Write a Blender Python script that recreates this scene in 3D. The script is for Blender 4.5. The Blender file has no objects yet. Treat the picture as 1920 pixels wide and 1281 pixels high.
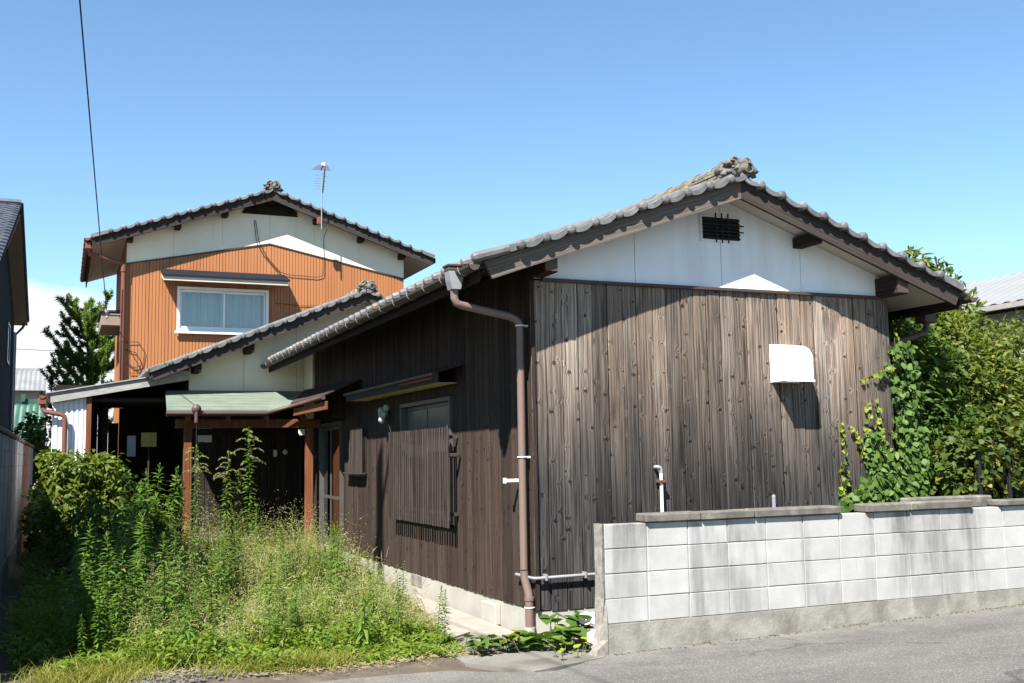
import bpy, math, random
import numpy as np
from mathutils import Matrix, Vector
rad = math.radians
S = bpy.context.scene
COL = S.collection
random.seed(7)
RNG = np.random.default_rng(11)

# ------------------------------------------------------------------ camera
cam_d = bpy.data.cameras.new('camera')
cam = bpy.data.objects.new('camera', cam_d)
COL.objects.link(cam)
S.camera = cam
cam_d.sensor_width = 36.0
cam_d.lens = 1982.1 / 1920 * 36.0
cam_d.clip_start = 0.05
cam_d.clip_end = 3000
YAW, PITCH, ROLL = 0.402219, 0.107029, -0.0166726
fw = Vector((math.sin(YAW) * math.cos(PITCH), math.cos(YAW) * math.cos(PITCH), math.sin(PITCH)))
r0 = Vector((math.cos(YAW), -math.sin(YAW), 0))
u0 = r0.cross(fw)
rr = math.cos(ROLL) * r0 + math.sin(ROLL) * u0
uu = -math.sin(ROLL) * r0 + math.cos(ROLL) * u0
cm = Matrix((rr, uu, -fw)).transposed().to_4x4()
cm.translation = (0, 0, 1.62)
cam.matrix_world = cm

# ------------------------------------------------------------------ sky, sun, exposure
SUN_TO = Vector((-0.37, -0.36, 0.645)).normalized()
W = bpy.data.worlds.new('World')
S.world = W
W.use_nodes = True
wn = W.node_tree
wn.nodes.clear()
w_out = wn.nodes.new('ShaderNodeOutputWorld')
w_bg = wn.nodes.new('ShaderNodeBackground')
w_sky = wn.nodes.new('ShaderNodeTexSky')
w_sky.sky_type = 'NISHITA'
w_sky.sun_disc = False
w_sky.sun_elevation = math.asin(SUN_TO.z)
w_sky.sun_rotation = math.atan2(SUN_TO.x, SUN_TO.y)
w_sky.altitude = 0
w_sky.air_density = 1.0
w_sky.dust_density = 0.0
w_sky.ozone_density = 1.2
w_bg.inputs['Strength'].default_value = 0.05
# low bank of white cumulus near the horizon, as part of the sky
w_tc = wn.nodes.new('ShaderNodeTexCoord')
w_sep = wn.nodes.new('ShaderNodeSeparateXYZ')
wn.links.new(w_tc.outputs['Generated'], w_sep.inputs[0])
w_map = wn.nodes.new('ShaderNodeMapping')
w_map.inputs['Scale'].default_value = (3.0, 3.0, 9.0)
w_map.inputs['Location'].default_value = (0.35, 0.1, 0.0)
wn.links.new(w_tc.outputs['Generated'], w_map.inputs['Vector'])
w_no = wn.nodes.new('ShaderNodeTexNoise')
w_no.inputs['Scale'].default_value = 1.0
w_no.inputs['Detail'].default_value = 7
w_no.inputs['Roughness'].default_value = 0.55
wn.links.new(w_map.outputs[0], w_no.inputs['Vector'])
w_m1 = wn.nodes.new('ShaderNodeMath'); w_m1.operation = 'MULTIPLY_ADD'   # noise*0.20 + 0.045 = local top of the bank
w_m1.inputs[1].default_value = 0.22; w_m1.inputs[2].default_value = 0.03
wn.links.new(w_no.outputs['Fac'], w_m1.inputs[0])
w_m2 = wn.nodes.new('ShaderNodeMath'); w_m2.operation = 'SUBTRACT'
wn.links.new(w_m1.outputs[0], w_m2.inputs[0]); wn.links.new(w_sep.outputs['Z'], w_m2.inputs[1])
w_mr = wn.nodes.new('ShaderNodeMapRange')
w_mr.inputs['From Min'].default_value = 0.0; w_mr.inputs['From Max'].default_value = 0.03
wn.links.new(w_m2.outputs[0], w_mr.inputs['Value'])
w_dot = wn.nodes.new('ShaderNodeVectorMath'); w_dot.operation = 'DOT_PRODUCT'   # the bank lies to the far north-west
w_dot.inputs[1].default_value = Vector((-0.45, 1.0, 0)).normalized()
wn.links.new(w_tc.outputs['Generated'], w_dot.inputs[0])
w_md = wn.nodes.new('ShaderNodeMapRange')
w_md.inputs['From Min'].default_value = 0.78; w_md.inputs['From Max'].default_value = 0.9
wn.links.new(w_dot.outputs['Value'], w_md.inputs['Value'])
w_mm = wn.nodes.new('ShaderNodeMath'); w_mm.operation = 'MULTIPLY'
wn.links.new(w_mr.outputs[0], w_mm.inputs[0]); wn.links.new(w_md.outputs[0], w_mm.inputs[1])
w_mix = wn.nodes.new('ShaderNodeMix'); w_mix.data_type = 'RGBA'
wn.links.new(w_mm.outputs[0], w_mix.inputs['Factor'])
w_tint = wn.nodes.new('ShaderNodeMix'); w_tint.data_type = 'RGBA'; w_tint.blend_type = 'MULTIPLY'   # white balance of the whole sky
w_tint.inputs['Factor'].default_value = 1.0
w_tint.inputs['B'].default_value = (0.92, 1.12, 1.20, 1)
wn.links.new(w_sky.outputs[0], w_tint.inputs['A'])
wn.links.new(w_tint.outputs['Result'], w_mix.inputs['A'])
w_mix.inputs['B'].default_value = (6.0, 6.2, 6.5, 1)
wn.links.new(w_mix.outputs['Result'], w_bg.inputs['Color'])
wn.links.new(w_bg.outputs[0], w_out.inputs['Surface'])

sun_d = bpy.data.lights.new('sun', 'SUN')
sun_d.energy = 5.0
sun_d.angle = rad(0.53)
sun_d.color = (1.0, 0.95, 0.87)
sun = bpy.data.objects.new('sun', sun_d)
COL.objects.link(sun)
sun.rotation_euler = SUN_TO.to_track_quat('Z', 'Y').to_euler()
sun.location = (-20, -20, 40)

S.view_settings.view_transform = 'Standard'
S.view_settings.look = 'None'
S.view_settings.exposure = 1.80
S.view_settings.gamma = 1.0
S.view_settings.use_curve_mapping = False
S.render.engine = 'CYCLES'
S.cycles.max_bounces = 8
S.cycles.transparent_max_bounces = 12

# ------------------------------------------------------------------ node helpers
class NT:
    def __init__(s, name):
        s.m = bpy.data.materials.new(name)
        s.m.use_nodes = True
        s.t = s.m.node_tree
        s.t.nodes.clear()
        s.out = s.t.nodes.new('ShaderNodeOutputMaterial')
    def put(s, sock, v):
        if isinstance(v, bpy.types.NodeSocket): s.t.links.new(v, sock)
        elif v is not None:
            if isinstance(v, (tuple, list)) and len(v) == 3 and sock.type == 'RGBA': v = (*v, 1)
            sock.default_value = v
    def nd(s, ty, **kw):
        n = s.t.nodes.new(ty)
        for k, v in kw.items():
            if k.startswith('_'): setattr(n, k[1:], v)
            else: s.put(n.inputs[k.replace('__', ' ')], v)
        return n
    def math(s, op, a, b=0.0, c=0.0, clamp=False):
        n = s.t.nodes.new('ShaderNodeMath'); n.operation = op; n.use_clamp = clamp
        s.put(n.inputs[0], a); s.put(n.inputs[1], b); s.put(n.inputs[2], c)
        return n.outputs[0]
    def mr(s, v, a, b, c=0.0, d=1.0, smooth=False):
        n = s.t.nodes.new('ShaderNodeMapRange')
        if smooth: n.interpolation_type = 'SMOOTHSTEP'
        for k, x in zip(('Value', 'From Min', 'From Max', 'To Min', 'To Max'), (v, a, b, c, d)): s.put(n.inputs[k], x)
        return n.outputs[0]
    def mix(s, f, a, b, mode='MIX'):
        n = s.t.nodes.new('ShaderNodeMix'); n.data_type = 'RGBA'; n.blend_type = mode
        s.put(n.inputs['Factor'], f); s.put(n.inputs['A'], a); s.put(n.inputs['B'], b)
        return n.outputs['Result']
    def scale(s, c, f):  # colour * float
        n = s.t.nodes.new('ShaderNodeVectorMath'); n.operation = 'SCALE'
        s.put(n.inputs[0], c); s.put(n.inputs['Scale'], f)
        return n.outputs[0]
    def xyz(s, v):
        n = s.t.nodes.new('ShaderNodeSeparateXYZ'); s.put(n.inputs[0], v); return n.outputs
    def vec(s, x, y, z):
        n = s.t.nodes.new('ShaderNodeCombineXYZ')
        s.put(n.inputs[0], x); s.put(n.inputs[1], y); s.put(n.inputs[2], z)
        return n.outputs[0]
    def vadd(s, a, b):
        n = s.t.nodes.new('ShaderNodeVectorMath'); n.operation = 'ADD'
        s.put(n.inputs[0], a); s.put(n.inputs[1], b); return n.outputs[0]
    def vmul(s, a, b):
        n = s.t.nodes.new('ShaderNodeVectorMath'); n.operation = 'MULTIPLY'
        s.put(n.inputs[0], a); s.put(n.inputs[1], b); return n.outputs[0]
    def noise(s, v, sc=1.0, det=3.0, rough=0.55):
        n = s.t.nodes.new('ShaderNodeTexNoise')
        s.put(n.inputs['Vector'], v); s.put(n.inputs['Scale'], sc); s.put(n.inputs['Detail'], det); s.put(n.inputs['Roughness'], rough)
        return n.outputs['Fac']
    def pos(s): return s.nd('ShaderNodeNewGeometry').outputs['Position']
    def isl(s): return s.nd('ShaderNodeNewGeometry').outputs['Random Per Island']
    def obj(s): return s.nd('ShaderNodeTexCoord').outputs['Object']
    def rnd(s): return s.nd('ShaderNodeObjectInfo').outputs['Random']
    def bump(s, h, dist=0.01, st=1.0):
        n = s.t.nodes.new('ShaderNodeBump'); s.put(n.inputs['Height'], h)
        n.inputs['Distance'].default_value = dist; n.inputs['Strength'].default_value = st
        return n.outputs['Normal']
    def bsdf(s, col, rough=0.7, normal=None, spec=0.3, metal=0.0):
        n = s.t.nodes.new('ShaderNodeBsdfPrincipled')
        s.put(n.inputs['Base Color'], col); s.put(n.inputs['Roughness'], rough)
        s.put(n.inputs['Specular IOR Level'], spec); s.put(n.inputs['Metallic'], metal)
        if normal is not None: s.put(n.inputs['Normal'], normal)
        return n.outputs[0]
    def done(s, sh):
        s.t.links.new(sh, s.out.inputs['Surface']); return s.m

def surf(name, c1, c2, sc=(6, 6, 6), det=5, rough=0.75, bump=0.0, bsc=60, spec=0.25, jit=0.0, metal=0.0, c3=None, sc3=(2, 2, 2), t3=(0.5, 0.65), world=True, k=0.66):
    """two-tone surface: noise-mixed colours, optional blotches of a third colour, fine relief, per-object variation"""
    c1 = tuple(c*k for c in c1); c2 = tuple(c*k for c in c2); c3 = c3 and tuple(c*k for c in c3)
    n = NT(name)
    p = n.pos() if world else n.vadd(n.obj(), n.vmul(n.vec(n.rnd(), n.rnd(), n.rnd()), (31, 57, 83)))
    f = n.mr(n.noise(n.vmul(p, sc), 1, det), 0.3, 0.7)
    col = n.mix(f, c1, c2)
    if c3 is not None:
        f3 = n.mr(n.noise(n.vmul(p, sc3), 1, 5, 0.6), t3[0], t3[1])
        col = n.mix(f3, col, c3)
    if jit: col = n.scale(col, n.mr(n.rnd(), 0, 1, 1 - jit, 1 + jit))
    nm = n.bump(n.noise(p, bsc, 4, 0.6), 0.004, bump) if bump else None
    return n.done(n.bsdf(col, rough, nm, spec, metal))

def wood(name, light, dark, warm, grad=None, period=0.021, knots=True, jit=0.3, axis='z', warmth=0.55, k=0.64):
    """weathered board: grain running along `axis` of the board, rings bent round knots, each board toned apart"""
    light, dark, warm = [tuple(c*k for c in q) for q in (light, dark, warm)]
    n = NT(name)
    o = n.xyz(n.obj())
    x, z = (o[0], o[2]) if axis == 'z' else ((o[2], o[0]) if axis == 'x' else (o[2], o[1]))
    r = n.rnd()
    qx = n.math('MULTIPLY_ADD', r, 53.0, x)
    qz = n.math('MULTIPLY_ADD', r, 171.0, z)
    wv = n.vec(n.math('MULTIPLY', qx, 7.0), 0.0, n.math('MULTIPLY', qz, 1.1))
    warp = n.noise(wv, 1, 2)
    x2 = n.math('MULTIPLY_ADD', warp, 0.032, qx)
    med = n.noise(n.vec(n.math('MULTIPLY', qx, 34.0), 3.0, n.math('MULTIPLY', qz, 0.9)), 1, 4)
    fine = n.noise(n.vec(n.math('MULTIPLY', qx, 85.0), 5.0, n.math('MULTIPLY', qz, 1.6)), 1, 5, 0.7)
    crack = n.noise(n.vec(n.math('MULTIPLY', x2, 48.0), 15.0, n.math('MULTIPLY', qz, 0.8)), 1, 3, 0.6)
    slow = n.noise(n.vec(n.math('MULTIPLY', qx, 16.0), 2.0, n.math('MULTIPLY', qz, 0.5)), 1, 2)
    ph = n.math('MULTIPLY_ADD', slow, 26.0, n.math('MULTIPLY', x2, 1.2 * math.pi / period))
    km = None
    if knots:
        v = n.t.nodes.new('ShaderNodeTexVoronoi'); v.voronoi_dimensions = '2D'; v.feature = 'F1'
        n.put(v.inputs['Vector'], n.vec(n.math('MULTIPLY', qx, 5.6), n.math('MULTIPLY', qz, 7.0), 0.0))
        v.inputs['Scale'].default_value = 1.0
        d = v.outputs['Distance']
        pick = n.xyz(v.outputs['Color'])[0]
        ksz = n.mr(n.math('POWER', n.xyz(v.outputs['Color'])[1], 2.0), 0, 1, 0.05, 0.17)
        dn = n.math('MULTIPLY_ADD', n.math('SUBTRACT', n.noise(n.vec(n.math('MULTIPLY', qx, 60.0), 0.0, n.math('MULTIPLY', qz, 45.0)), 1, 3), 0.5), 0.26, d)
        km = n.math('MULTIPLY', n.mr(dn, n.math('MULTIPLY', ksz, 0.45), ksz, 1, 0), n.math('GREATER_THAN', pick, 0.42))
        halo = n.math('MULTIPLY', n.math('POWER', n.mr(d, 0.0, 0.42, 1, 0), 2.0), n.math('GREATER_THAN', pick, 0.45))
        ph = n.math('MULTIPLY_ADD', halo, 6.0, ph)
    g = n.math('MULTIPLY_ADD', n.math('SINE', ph), 0.5, 0.5)
    t = n.math('ADD', n.math('MULTIPLY', g, 0.17), n.math('ADD', n.math('MULTIPLY', fine, 0.66), n.math('MULTIPLY', med, 0.40)))
    t = n.mr(t, 0.42, 0.84)
    t = n.math('MULTIPLY', t, n.mr(crack, 0.56, 0.68, 1.0, 0.45))
    col = n.mix(t, dark, light)
    r2 = n.math('FRACT', n.math('MULTIPLY', r, 17.3))
    blot = n.noise(n.vec(n.math('MULTIPLY', qx, 9.0), 9.0, n.math('MULTIPLY', qz, 0.7)), 1, 3)
    wf = n.math('MULTIPLY', n.mr(n.math('MULTIPLY_ADD', r2, 0.35, blot), 0.52, 0.95), warmth)
    col = n.mix(wf, col, n.mix(t, tuple(c * 0.3 for c in warm), warm))
    k = n.mr(r, 0, 1, 1 - jit, 1 + jit)
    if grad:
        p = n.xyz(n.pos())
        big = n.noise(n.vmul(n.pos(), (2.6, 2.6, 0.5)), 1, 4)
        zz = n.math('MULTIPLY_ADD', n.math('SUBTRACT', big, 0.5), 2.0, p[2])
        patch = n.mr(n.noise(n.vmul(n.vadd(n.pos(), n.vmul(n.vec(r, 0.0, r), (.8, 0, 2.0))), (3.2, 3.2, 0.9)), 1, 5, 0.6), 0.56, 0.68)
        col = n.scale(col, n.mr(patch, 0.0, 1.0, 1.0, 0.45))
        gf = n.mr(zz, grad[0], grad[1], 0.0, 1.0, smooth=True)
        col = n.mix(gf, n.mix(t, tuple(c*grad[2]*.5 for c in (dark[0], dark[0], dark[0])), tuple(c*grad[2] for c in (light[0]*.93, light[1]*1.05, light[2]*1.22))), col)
    col = n.scale(col, k)
    h = t
    if km is not None:
        col = n.scale(col, n.math('SUBTRACT', 1.0, n.math('MULTIPLY', km, 0.78)))
        h = n.math('MULTIPLY_ADD', km, 0.8, t)
    return n.done(n.bsdf(col, 0.85, n.bump(h, 0.005, 0.6), 0.15))

def leafm(name, a, b, rough=0.55, tr=0.4, yellow=None, yf=0.9, spec=0.22, k=0.68):
    a = tuple(c*k for c in a); b = tuple(c*k for c in b); yellow = yellow and tuple(c*k for c in yellow)
    n = NT(name)
    i = n.isl()
    r = n.math('FRACT', n.math('ADD', i, n.rnd()))
    col = n.mix(r, a, b)
    if yellow is not None:
        col = n.mix(n.mr(n.math('FRACT', n.math('MULTIPLY', r, 13.7)), yf, 1.0), col, yellow)
    d = n.bsdf(col, rough, None, spec)
    t = n.t.nodes.new('ShaderNodeBsdfTranslucent')
    n.put(t.inputs['Color'], n.vmul(col, (1.5, 1.45, 0.6)))
    m = n.t.nodes.new('ShaderNodeMixShader'); m.inputs[0].default_value = tr
    n.t.links.new(d, m.inputs[1]); n.t.links.new(t.outputs[0], m.inputs[2])
    return n.done(m.outputs[0])

def glassm(name, tint=(0.75, 0.82, 0.85), rough=0.02, fac=0.22):
    n = NT(name)
    tr = n.t.nodes.new('ShaderNodeBsdfTransparent'); n.put(tr.inputs[0], tint)
    gl = n.t.nodes.new('ShaderNodeBsdfGlossy'); gl.inputs['Roughness'].default_value = rough
    n.put(gl.inputs[0], (0.9, 0.95, 1.0))
    fr = n.t.nodes.new('ShaderNodeFresnel'); fr.inputs[0].default_value = 1.5
    f = n.math('ADD', fr.outputs[0], fac, clamp=True)
    m = n.t.nodes.new('ShaderNodeMixShader'); n.put(m.inputs[0], f)
    n.t.links.new(tr.outputs[0], m.inputs[1]); n.t.links.new(gl.outputs[0], m.inputs[2])
    return n.done(m.outputs[0])

# ------------------------------------------------------------------ mesh helpers
class MB:
    def __init__(s): s.v = []; s.f = []
    def add(s, vs, fs):
        b = len(s.v); s.v += [tuple(p) for p in vs]; s.f += [tuple(b + i for i in f) for f in fs]; return s
    def box(s, x0, x1, y0, y1, z0, z1):
        return s.add([(x0,y0,z0),(x1,y0,z0),(x1,y1,z0),(x0,y1,z0),(x0,y0,z1),(x1,y0,z1),(x1,y1,z1),(x0,y1,z1)],
                     [(0,3,2,1),(4,5,6,7),(0,1,5,4),(1,2,6,5),(2,3,7,6),(3,0,4,7)])
    def cbox(s, x0, x1, y0, y1, z0, z1, b=0.004, jit=0.0):
        """box with chamfered edges (26 faces)"""
        c = ((x0+x1)/2, (y0+y1)/2, (z0+z1)/2); h = ((x1-x0)/2, (y1-y0)/2, (z1-z0)/2)
        idx = {}; vs = []
        for sx in (-1,1):
            for sy in (-1,1):
                for sz in (-1,1):
                    for ax in range(3):
                        sg = (sx,sy,sz)
                        p = [c[i] + sg[i]*(h[i] - (0 if i == ax else b)) + (random.uniform(-jit,jit) if jit else 0) for i in range(3)]
                        idx[(sx,sy,sz,ax)] = len(vs); vs.append(p)
        fs = []
        I = lambda *k: idx[k]
        for sg in (-1,1):
            fs.append([I(sg,-1,-1,0),I(sg,1,-1,0),I(sg,1,1,0),I(sg,-1,1,0)][::sg])
            fs.append([I(-1,sg,-1,1),I(-1,sg,1,1),I(1,sg,1,1),I(1,sg,-1,1)][::sg])
            fs.append([I(-1,-1,sg,2),I(1,-1,sg,2),I(1,1,sg,2),I(-1,1,sg,2)][::sg])
        for a in (-1,1):
            for d in (-1,1):
                q = a*d
                fs.append([I(a,d,-1,0),I(a,d,-1,1),I(a,d,1,1),I(a,d,1,0)][::q])
                fs.append([I(a,-1,d,0),I(a,1,d,0),I(a,1,d,2),I(a,-1,d,2)][::q])
                fs.append([I(-1,a,d,1),I(-1,a,d,2),I(1,a,d,2),I(1,a,d,1)][::q])
                for e in (-1,1):
                    fs.append([I(a,d,e,0),I(a,d,e,1),I(a,d,e,2)][::a*d*e])
        return s.add(vs, fs)
    def prism(s, poly, vec):
        n = len(poly); v = Vector(vec)
        a = [Vector(p) for p in poly]
        nrm = Vector((0,0,0))
        for i in range(n): nrm += a[i].cross(a[(i+1) % n])
        fl = nrm.dot(v) > 0
        vs = a + [p + v for p in a]
        fs = [tuple(range(n))[::-1] if fl else tuple(range(n)), tuple(range(n,2*n)) if fl else tuple(range(n,2*n))[::-1]]
        for i in range(n):
            j = (i+1) % n
            fs.append((i,j,n+j,n+i) if fl else (j,i,n+i,n+j))
        return s.add(vs, fs)
    def tube(s, pts, r, k=8, cap=True, r2=None):
        pts = [Vector(p) for p in pts]; n = len(pts); vs = []; fs = []
        up = None
        for i, p in enumerate(pts):
            d = (pts[min(i+1,n-1)] - pts[max(i-1,0)]).normalized()
            if up is None:
                up = d.orthogonal().normalized()
            else:
                up = (up - d*up.dot(d)); up = up.normalized() if up.length > 1e-6 else d.orthogonal().normalized()
            w = d.cross(up)
            ri = r if r2 is None else r + (r2-r)*i/(n-1)
            if isinstance(r, (list, tuple)): ri = r[i]
            for j in range(k):
                a = 2*math.pi*j/k
                vs.append(p + up*math.cos(a)*ri + w*math.sin(a)*ri)
        for i in range(n-1):
            for j in range(k):
                fs.append((i*k+j, i*k+(j+1)%k, (i+1)*k+(j+1)%k, (i+1)*k+j))
        if cap:
            c0 = len(vs); vs += vs[:k] + vs[(n-1)*k:n*k]      # caps keep their own vertices so that the sides shade cleanly
            fs.append(tuple(range(c0, c0+k))[::-1]); fs.append(tuple(range(c0+k, c0+2*k)))
        return s.add(vs, fs)
    def ball(s, c, r, nu=10, nv=6, sq=(1,1,1), jit=0.0):
        vs = [(c[0], c[1], c[2]-r*sq[2])]; fs = []
        for i in range(1, nv):
            t = math.pi*i/nv - math.pi/2
            for j in range(nu):
                a = 2*math.pi*j/nu; q = r*(1+random.uniform(-jit,jit))
                vs.append((c[0]+q*sq[0]*math.cos(t)*math.cos(a), c[1]+q*sq[1]*math.cos(t)*math.sin(a), c[2]+q*sq[2]*math.sin(t)))
        vs.append((c[0], c[1], c[2]+r*sq[2])); T = len(vs)-1
        for j in range(nu):
            fs.append((0, 1+(j+1)%nu, 1+j)); fs.append((T, T-nu+j, T-nu+(j+1)%nu))
        for i in range(nv-2):
            for j in range(nu):
                fs.append((1+i*nu+j, 1+i*nu+(j+1)%nu, 1+(i+1)*nu+(j+1)%nu, 1+(i+1)*nu+j))
        return s.add(vs, fs)
    def torus(s, c, R, r, axis='y', a0=0, a1=2*math.pi, k=6, n=14, taper=0.0):
        pts = []
        for i in range(n+1):
            a = a0 + (a1-a0)*i/n
            if axis == 'y': pts.append((c[0]+R*math.cos(a), c[1], c[2]+R*math.sin(a)))
            elif axis == 'x': pts.append((c[0], c[1]+R*math.cos(a), c[2]+R*math.sin(a)))
            else: pts.append((c[0]+R*math.cos(a), c[1]+R*math.sin(a), c[2]))
        return s.tube(pts, [r*(1-taper*i/n) for i in range(n+1)], k)
    def mesh(s, name, m, smooth=False):
        me = bpy.data.meshes.new(name)
        me.from_pydata(s.v, [], s.f)
        if m: me.materials.append(m)
        if smooth: me.polygons.foreach_set('use_smooth', [True]*len(me.polygons))
        me.update()
        return me
    def part(s, name, m, parent=None, smooth=False, **kw):
        return place(s.mesh(name, m, smooth), name, parent, **kw)

WM = {}
def place(me, name, parent=None, mw=None, label=None, kind=None):
    o = bpy.data.objects.new(name, me)
    COL.objects.link(o)
    mw = mw if mw is not None else Matrix.Identity(4)
    WM[o] = mw
    if parent is not None:
        o.parent = parent
        o.matrix_parent_inverse = WM[parent].inverted()
    o.matrix_basis = mw
    if label: o['label'] = label
    if kind: o['kind'] = kind
    return o
def thing(name, label, cat, loc=(0,0,0), group=None, kind=None):
    o = bpy.data.objects.new(name, None)
    COL.objects.link(o)
    o.empty_display_size = 0.2
    WM[o] = Matrix.Translation(loc)
    o.matrix_basis = WM[o]
    return tag(o, label, cat, group, kind)
def tag(o, label=None, cat=None, group=None, kind=None):
    if label: o['label'] = label
    if cat: o['category'] = cat
    if group: o['group'] = group
    if kind: o['kind'] = kind
    return o
def T(x, y, z): return Matrix.Translation((x, y, z))
def RZ(a): return Matrix.Rotation(a, 4, 'Z')
def np_mesh(name, v, f4, mat, smooth=False):
    """mesh from numpy arrays: f4 (n,3) or (n,4) face indices"""
    me = bpy.data.meshes.new(name)
    k = f4.shape[1]; nf = len(f4)
    me.vertices.add(len(v)); me.vertices.foreach_set('co', np.ascontiguousarray(v, dtype=np.float32).ravel())
    me.loops.add(nf*k); me.loops.foreach_set('vertex_index', np.ascontiguousarray(f4, dtype=np.int32).ravel())
    me.polygons.add(nf)
    me.polygons.foreach_set('loop_start', np.arange(0, nf*k, k, dtype=np.int32))
    if smooth: me.polygons.foreach_set('use_smooth', np.ones(nf, dtype=bool))
    me.materials.append(mat)
    me.update(calc_edges=True); me.validate()
    return me

# ------------------------------------------------------------------ materials
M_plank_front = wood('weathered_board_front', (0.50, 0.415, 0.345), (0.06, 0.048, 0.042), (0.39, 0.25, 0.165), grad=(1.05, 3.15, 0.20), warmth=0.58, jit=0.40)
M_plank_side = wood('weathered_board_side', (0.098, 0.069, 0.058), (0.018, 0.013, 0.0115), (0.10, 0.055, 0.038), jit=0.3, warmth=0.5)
M_board_grey = wood('grey_bargeboard_timber', (0.25, 0.22, 0.195), (0.13, 0.115, 0.10), (0.22, 0.16, 0.11), axis='x', knots=False, jit=0.1)
M_board_dark = wood('dark_bargeboard_timber', (0.08, 0.07, 0.066), (0.032, 0.028, 0.027), (0.085, 0.055, 0.042), axis='x', knots=False, jit=0.15)
M_beam = wood('dark_beam_timber', (0.06, 0.042, 0.034), (0.016, 0.011, 0.010), (0.07, 0.036, 0.025), axis='y', knots=False)
M_post = wood('reddish_post_timber', (0.27, 0.105, 0.045), (0.12, 0.042, 0.02), (0.28, 0.10, 0.04), axis='z', knots=False, jit=0.1)
M_darkwood = wood('dark_door_timber', (0.045, 0.034, 0.028), (0.015, 0.012, 0.010), (0.05, 0.03, 0.02), knots=False)
M_slat = wood('grey_slat_timber', (0.095, 0.078, 0.069), (0.034, 0.028, 0.025), (0.085, 0.056, 0.043), knots=False, jit=0.2)
M_white = surf('white_gable_board', (0.74, 0.76, 0.78), (0.68, 0.70, 0.73), (1.2, 1.2, 0.7), rough=0.6, bump=0.15, c3=(0.56, 0.56, 0.54), sc3=(3.5, 3.5, 0.35), t3=(0.5, 0.8), k=0.95)
M_cream = surf('cream_wall_board', (0.70, 0.64, 0.51), (0.64, 0.585, 0.465), (1.2, 1.2, 0.5), rough=0.7, bump=0.15, c3=(0.50, 0.46, 0.36), sc3=(2.5, 2.5, 0.4), t3=(0.55, 0.8), k=0.98)
M_soffit = surf('pale_soffit_board', (0.58, 0.53, 0.47), (0.49, 0.45, 0.40), (2, 2, 2), rough=0.8, k=0.8)
M_ply = surf('yellowed_plywood', (0.55, 0.48, 0.24), (0.47, 0.40, 0.19), (3, 3, 3), rough=0.8, k=0.8)
M_trimb = surf('brown_metal_trim', (0.09, 0.062, 0.055), (0.07, 0.05, 0.045), rough=0.5)
M_conc = surf('pale_foundation_concrete', (0.50, 0.48, 0.43), (0.40, 0.385, 0.345), (4, 4, 4), rough=0.9, bump=0.5, bsc=70, c3=(0.38, 0.365, 0.33), sc3=(1.8, 1.8, 2.5), t3=(0.58, 0.75))
M_foot = surf('stained_footing_concrete', (0.37, 0.355, 0.32), (0.23, 0.22, 0.195), (5, 5, 7), det=8, rough=0.95, bump=1.0, bsc=38, c3=(0.17, 0.16, 0.135), sc3=(3.5, 3.5, 2.2), t3=(0.50, 0.70))
M_rough = surf('rough_broken_concrete', (0.37, 0.345, 0.305), (0.21, 0.195, 0.17), (22, 22, 22), rough=1, bump=1.0, bsc=45)
M_mortar = surf('mortar', (0.50, 0.49, 0.47), (0.36, 0.355, 0.34), (9, 9, 9), rough=0.95, bump=0.5)
M_cap = surf('weathered_coping_concrete', (0.185, 0.172, 0.152), (0.10, 0.094, 0.083), (9, 9, 9), rough=1, bump=0.9, bsc=60, jit=0.12, c3=(0.25, 0.235, 0.205), sc3=(4, 4, 4), t3=(0.55, 0.68))
M_tile = surf('weathered_roof_tile', (0.21, 0.21, 0.215), (0.115, 0.115, 0.12), (9, 9, 9), rough=0.6, bump=0.4, jit=0.2, c3=(0.22, 0.17, 0.11), sc3=(7, 7, 7), t3=(0.58, 0.72))
M_tile_lichen = surf('lichened_ridge_tile', (0.22, 0.21, 0.18), (0.12, 0.115, 0.105), (12, 12, 12), rough=0.95, bump=0.9, bsc=40, jit=0.2, c3=(0.42, 0.29, 0.09), sc3=(4.5, 4.5, 4.5), t3=(0.52, 0.62))
M_tile_bluish = surf('slate_blue_roof_tile', (0.10, 0.11, 0.145), (0.06, 0.07, 0.095), (4, 4, 4), rough=0.5, jit=0.25, spec=0.3)
M_greenroof = surf('faded_green_sheet_roof', (0.20, 0.245, 0.20), (0.14, 0.185, 0.145), (3, 5, 5), rough=0.55, bump=0.2, c3=(0.25, 0.235, 0.19), sc3=(4, 9, 9), t3=(0.52, 0.75))
M_greentile = surf('green_glazed_tile', (0.055, 0.14, 0.105), (0.035, 0.10, 0.075), (1, 1, 1), rough=0.4)
M_greytile = surf('distant_grey_tile', (0.24, 0.245, 0.26), (0.17, 0.175, 0.19), (1, 1, 1), rough=0.6)
M_greymetal = surf('distant_grey_sheet', (0.27, 0.28, 0.295), (0.22, 0.23, 0.245), (0.6, 0.2, 2), rough=0.6, spec=0.2)
M_orange = surf('orange_ribbed_siding', (0.46, 0.19, 0.075), (0.41, 0.165, 0.063), (0.7, 0.7, 0.4), rough=0.5, c3=(0.36, 0.14, 0.055), sc3=(5, 5, 0.35), t3=(0.48, 0.72), spec=0.3)
M_pipe = surf('faded_brown_pvc', (0.215, 0.15, 0.128), (0.18, 0.125, 0.107), (2, 2, 1), rough=0.5, spec=0.3)
M_pipe_dark = surf('dark_brown_pvc', (0.11, 0.07, 0.06), (0.085, 0.055, 0.048), (2, 2, 1), rough=0.5)
M_pipe_red = surf('reddish_pvc', (0.22, 0.085, 0.06), (0.17, 0.065, 0.047), (2, 2, 1), rough=0.5)
M_pipe_white = surf('white_pvc', (0.78, 0.78, 0.76), (0.7, 0.7, 0.68), (3, 3, 3), rough=0.4, k=0.95)
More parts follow.
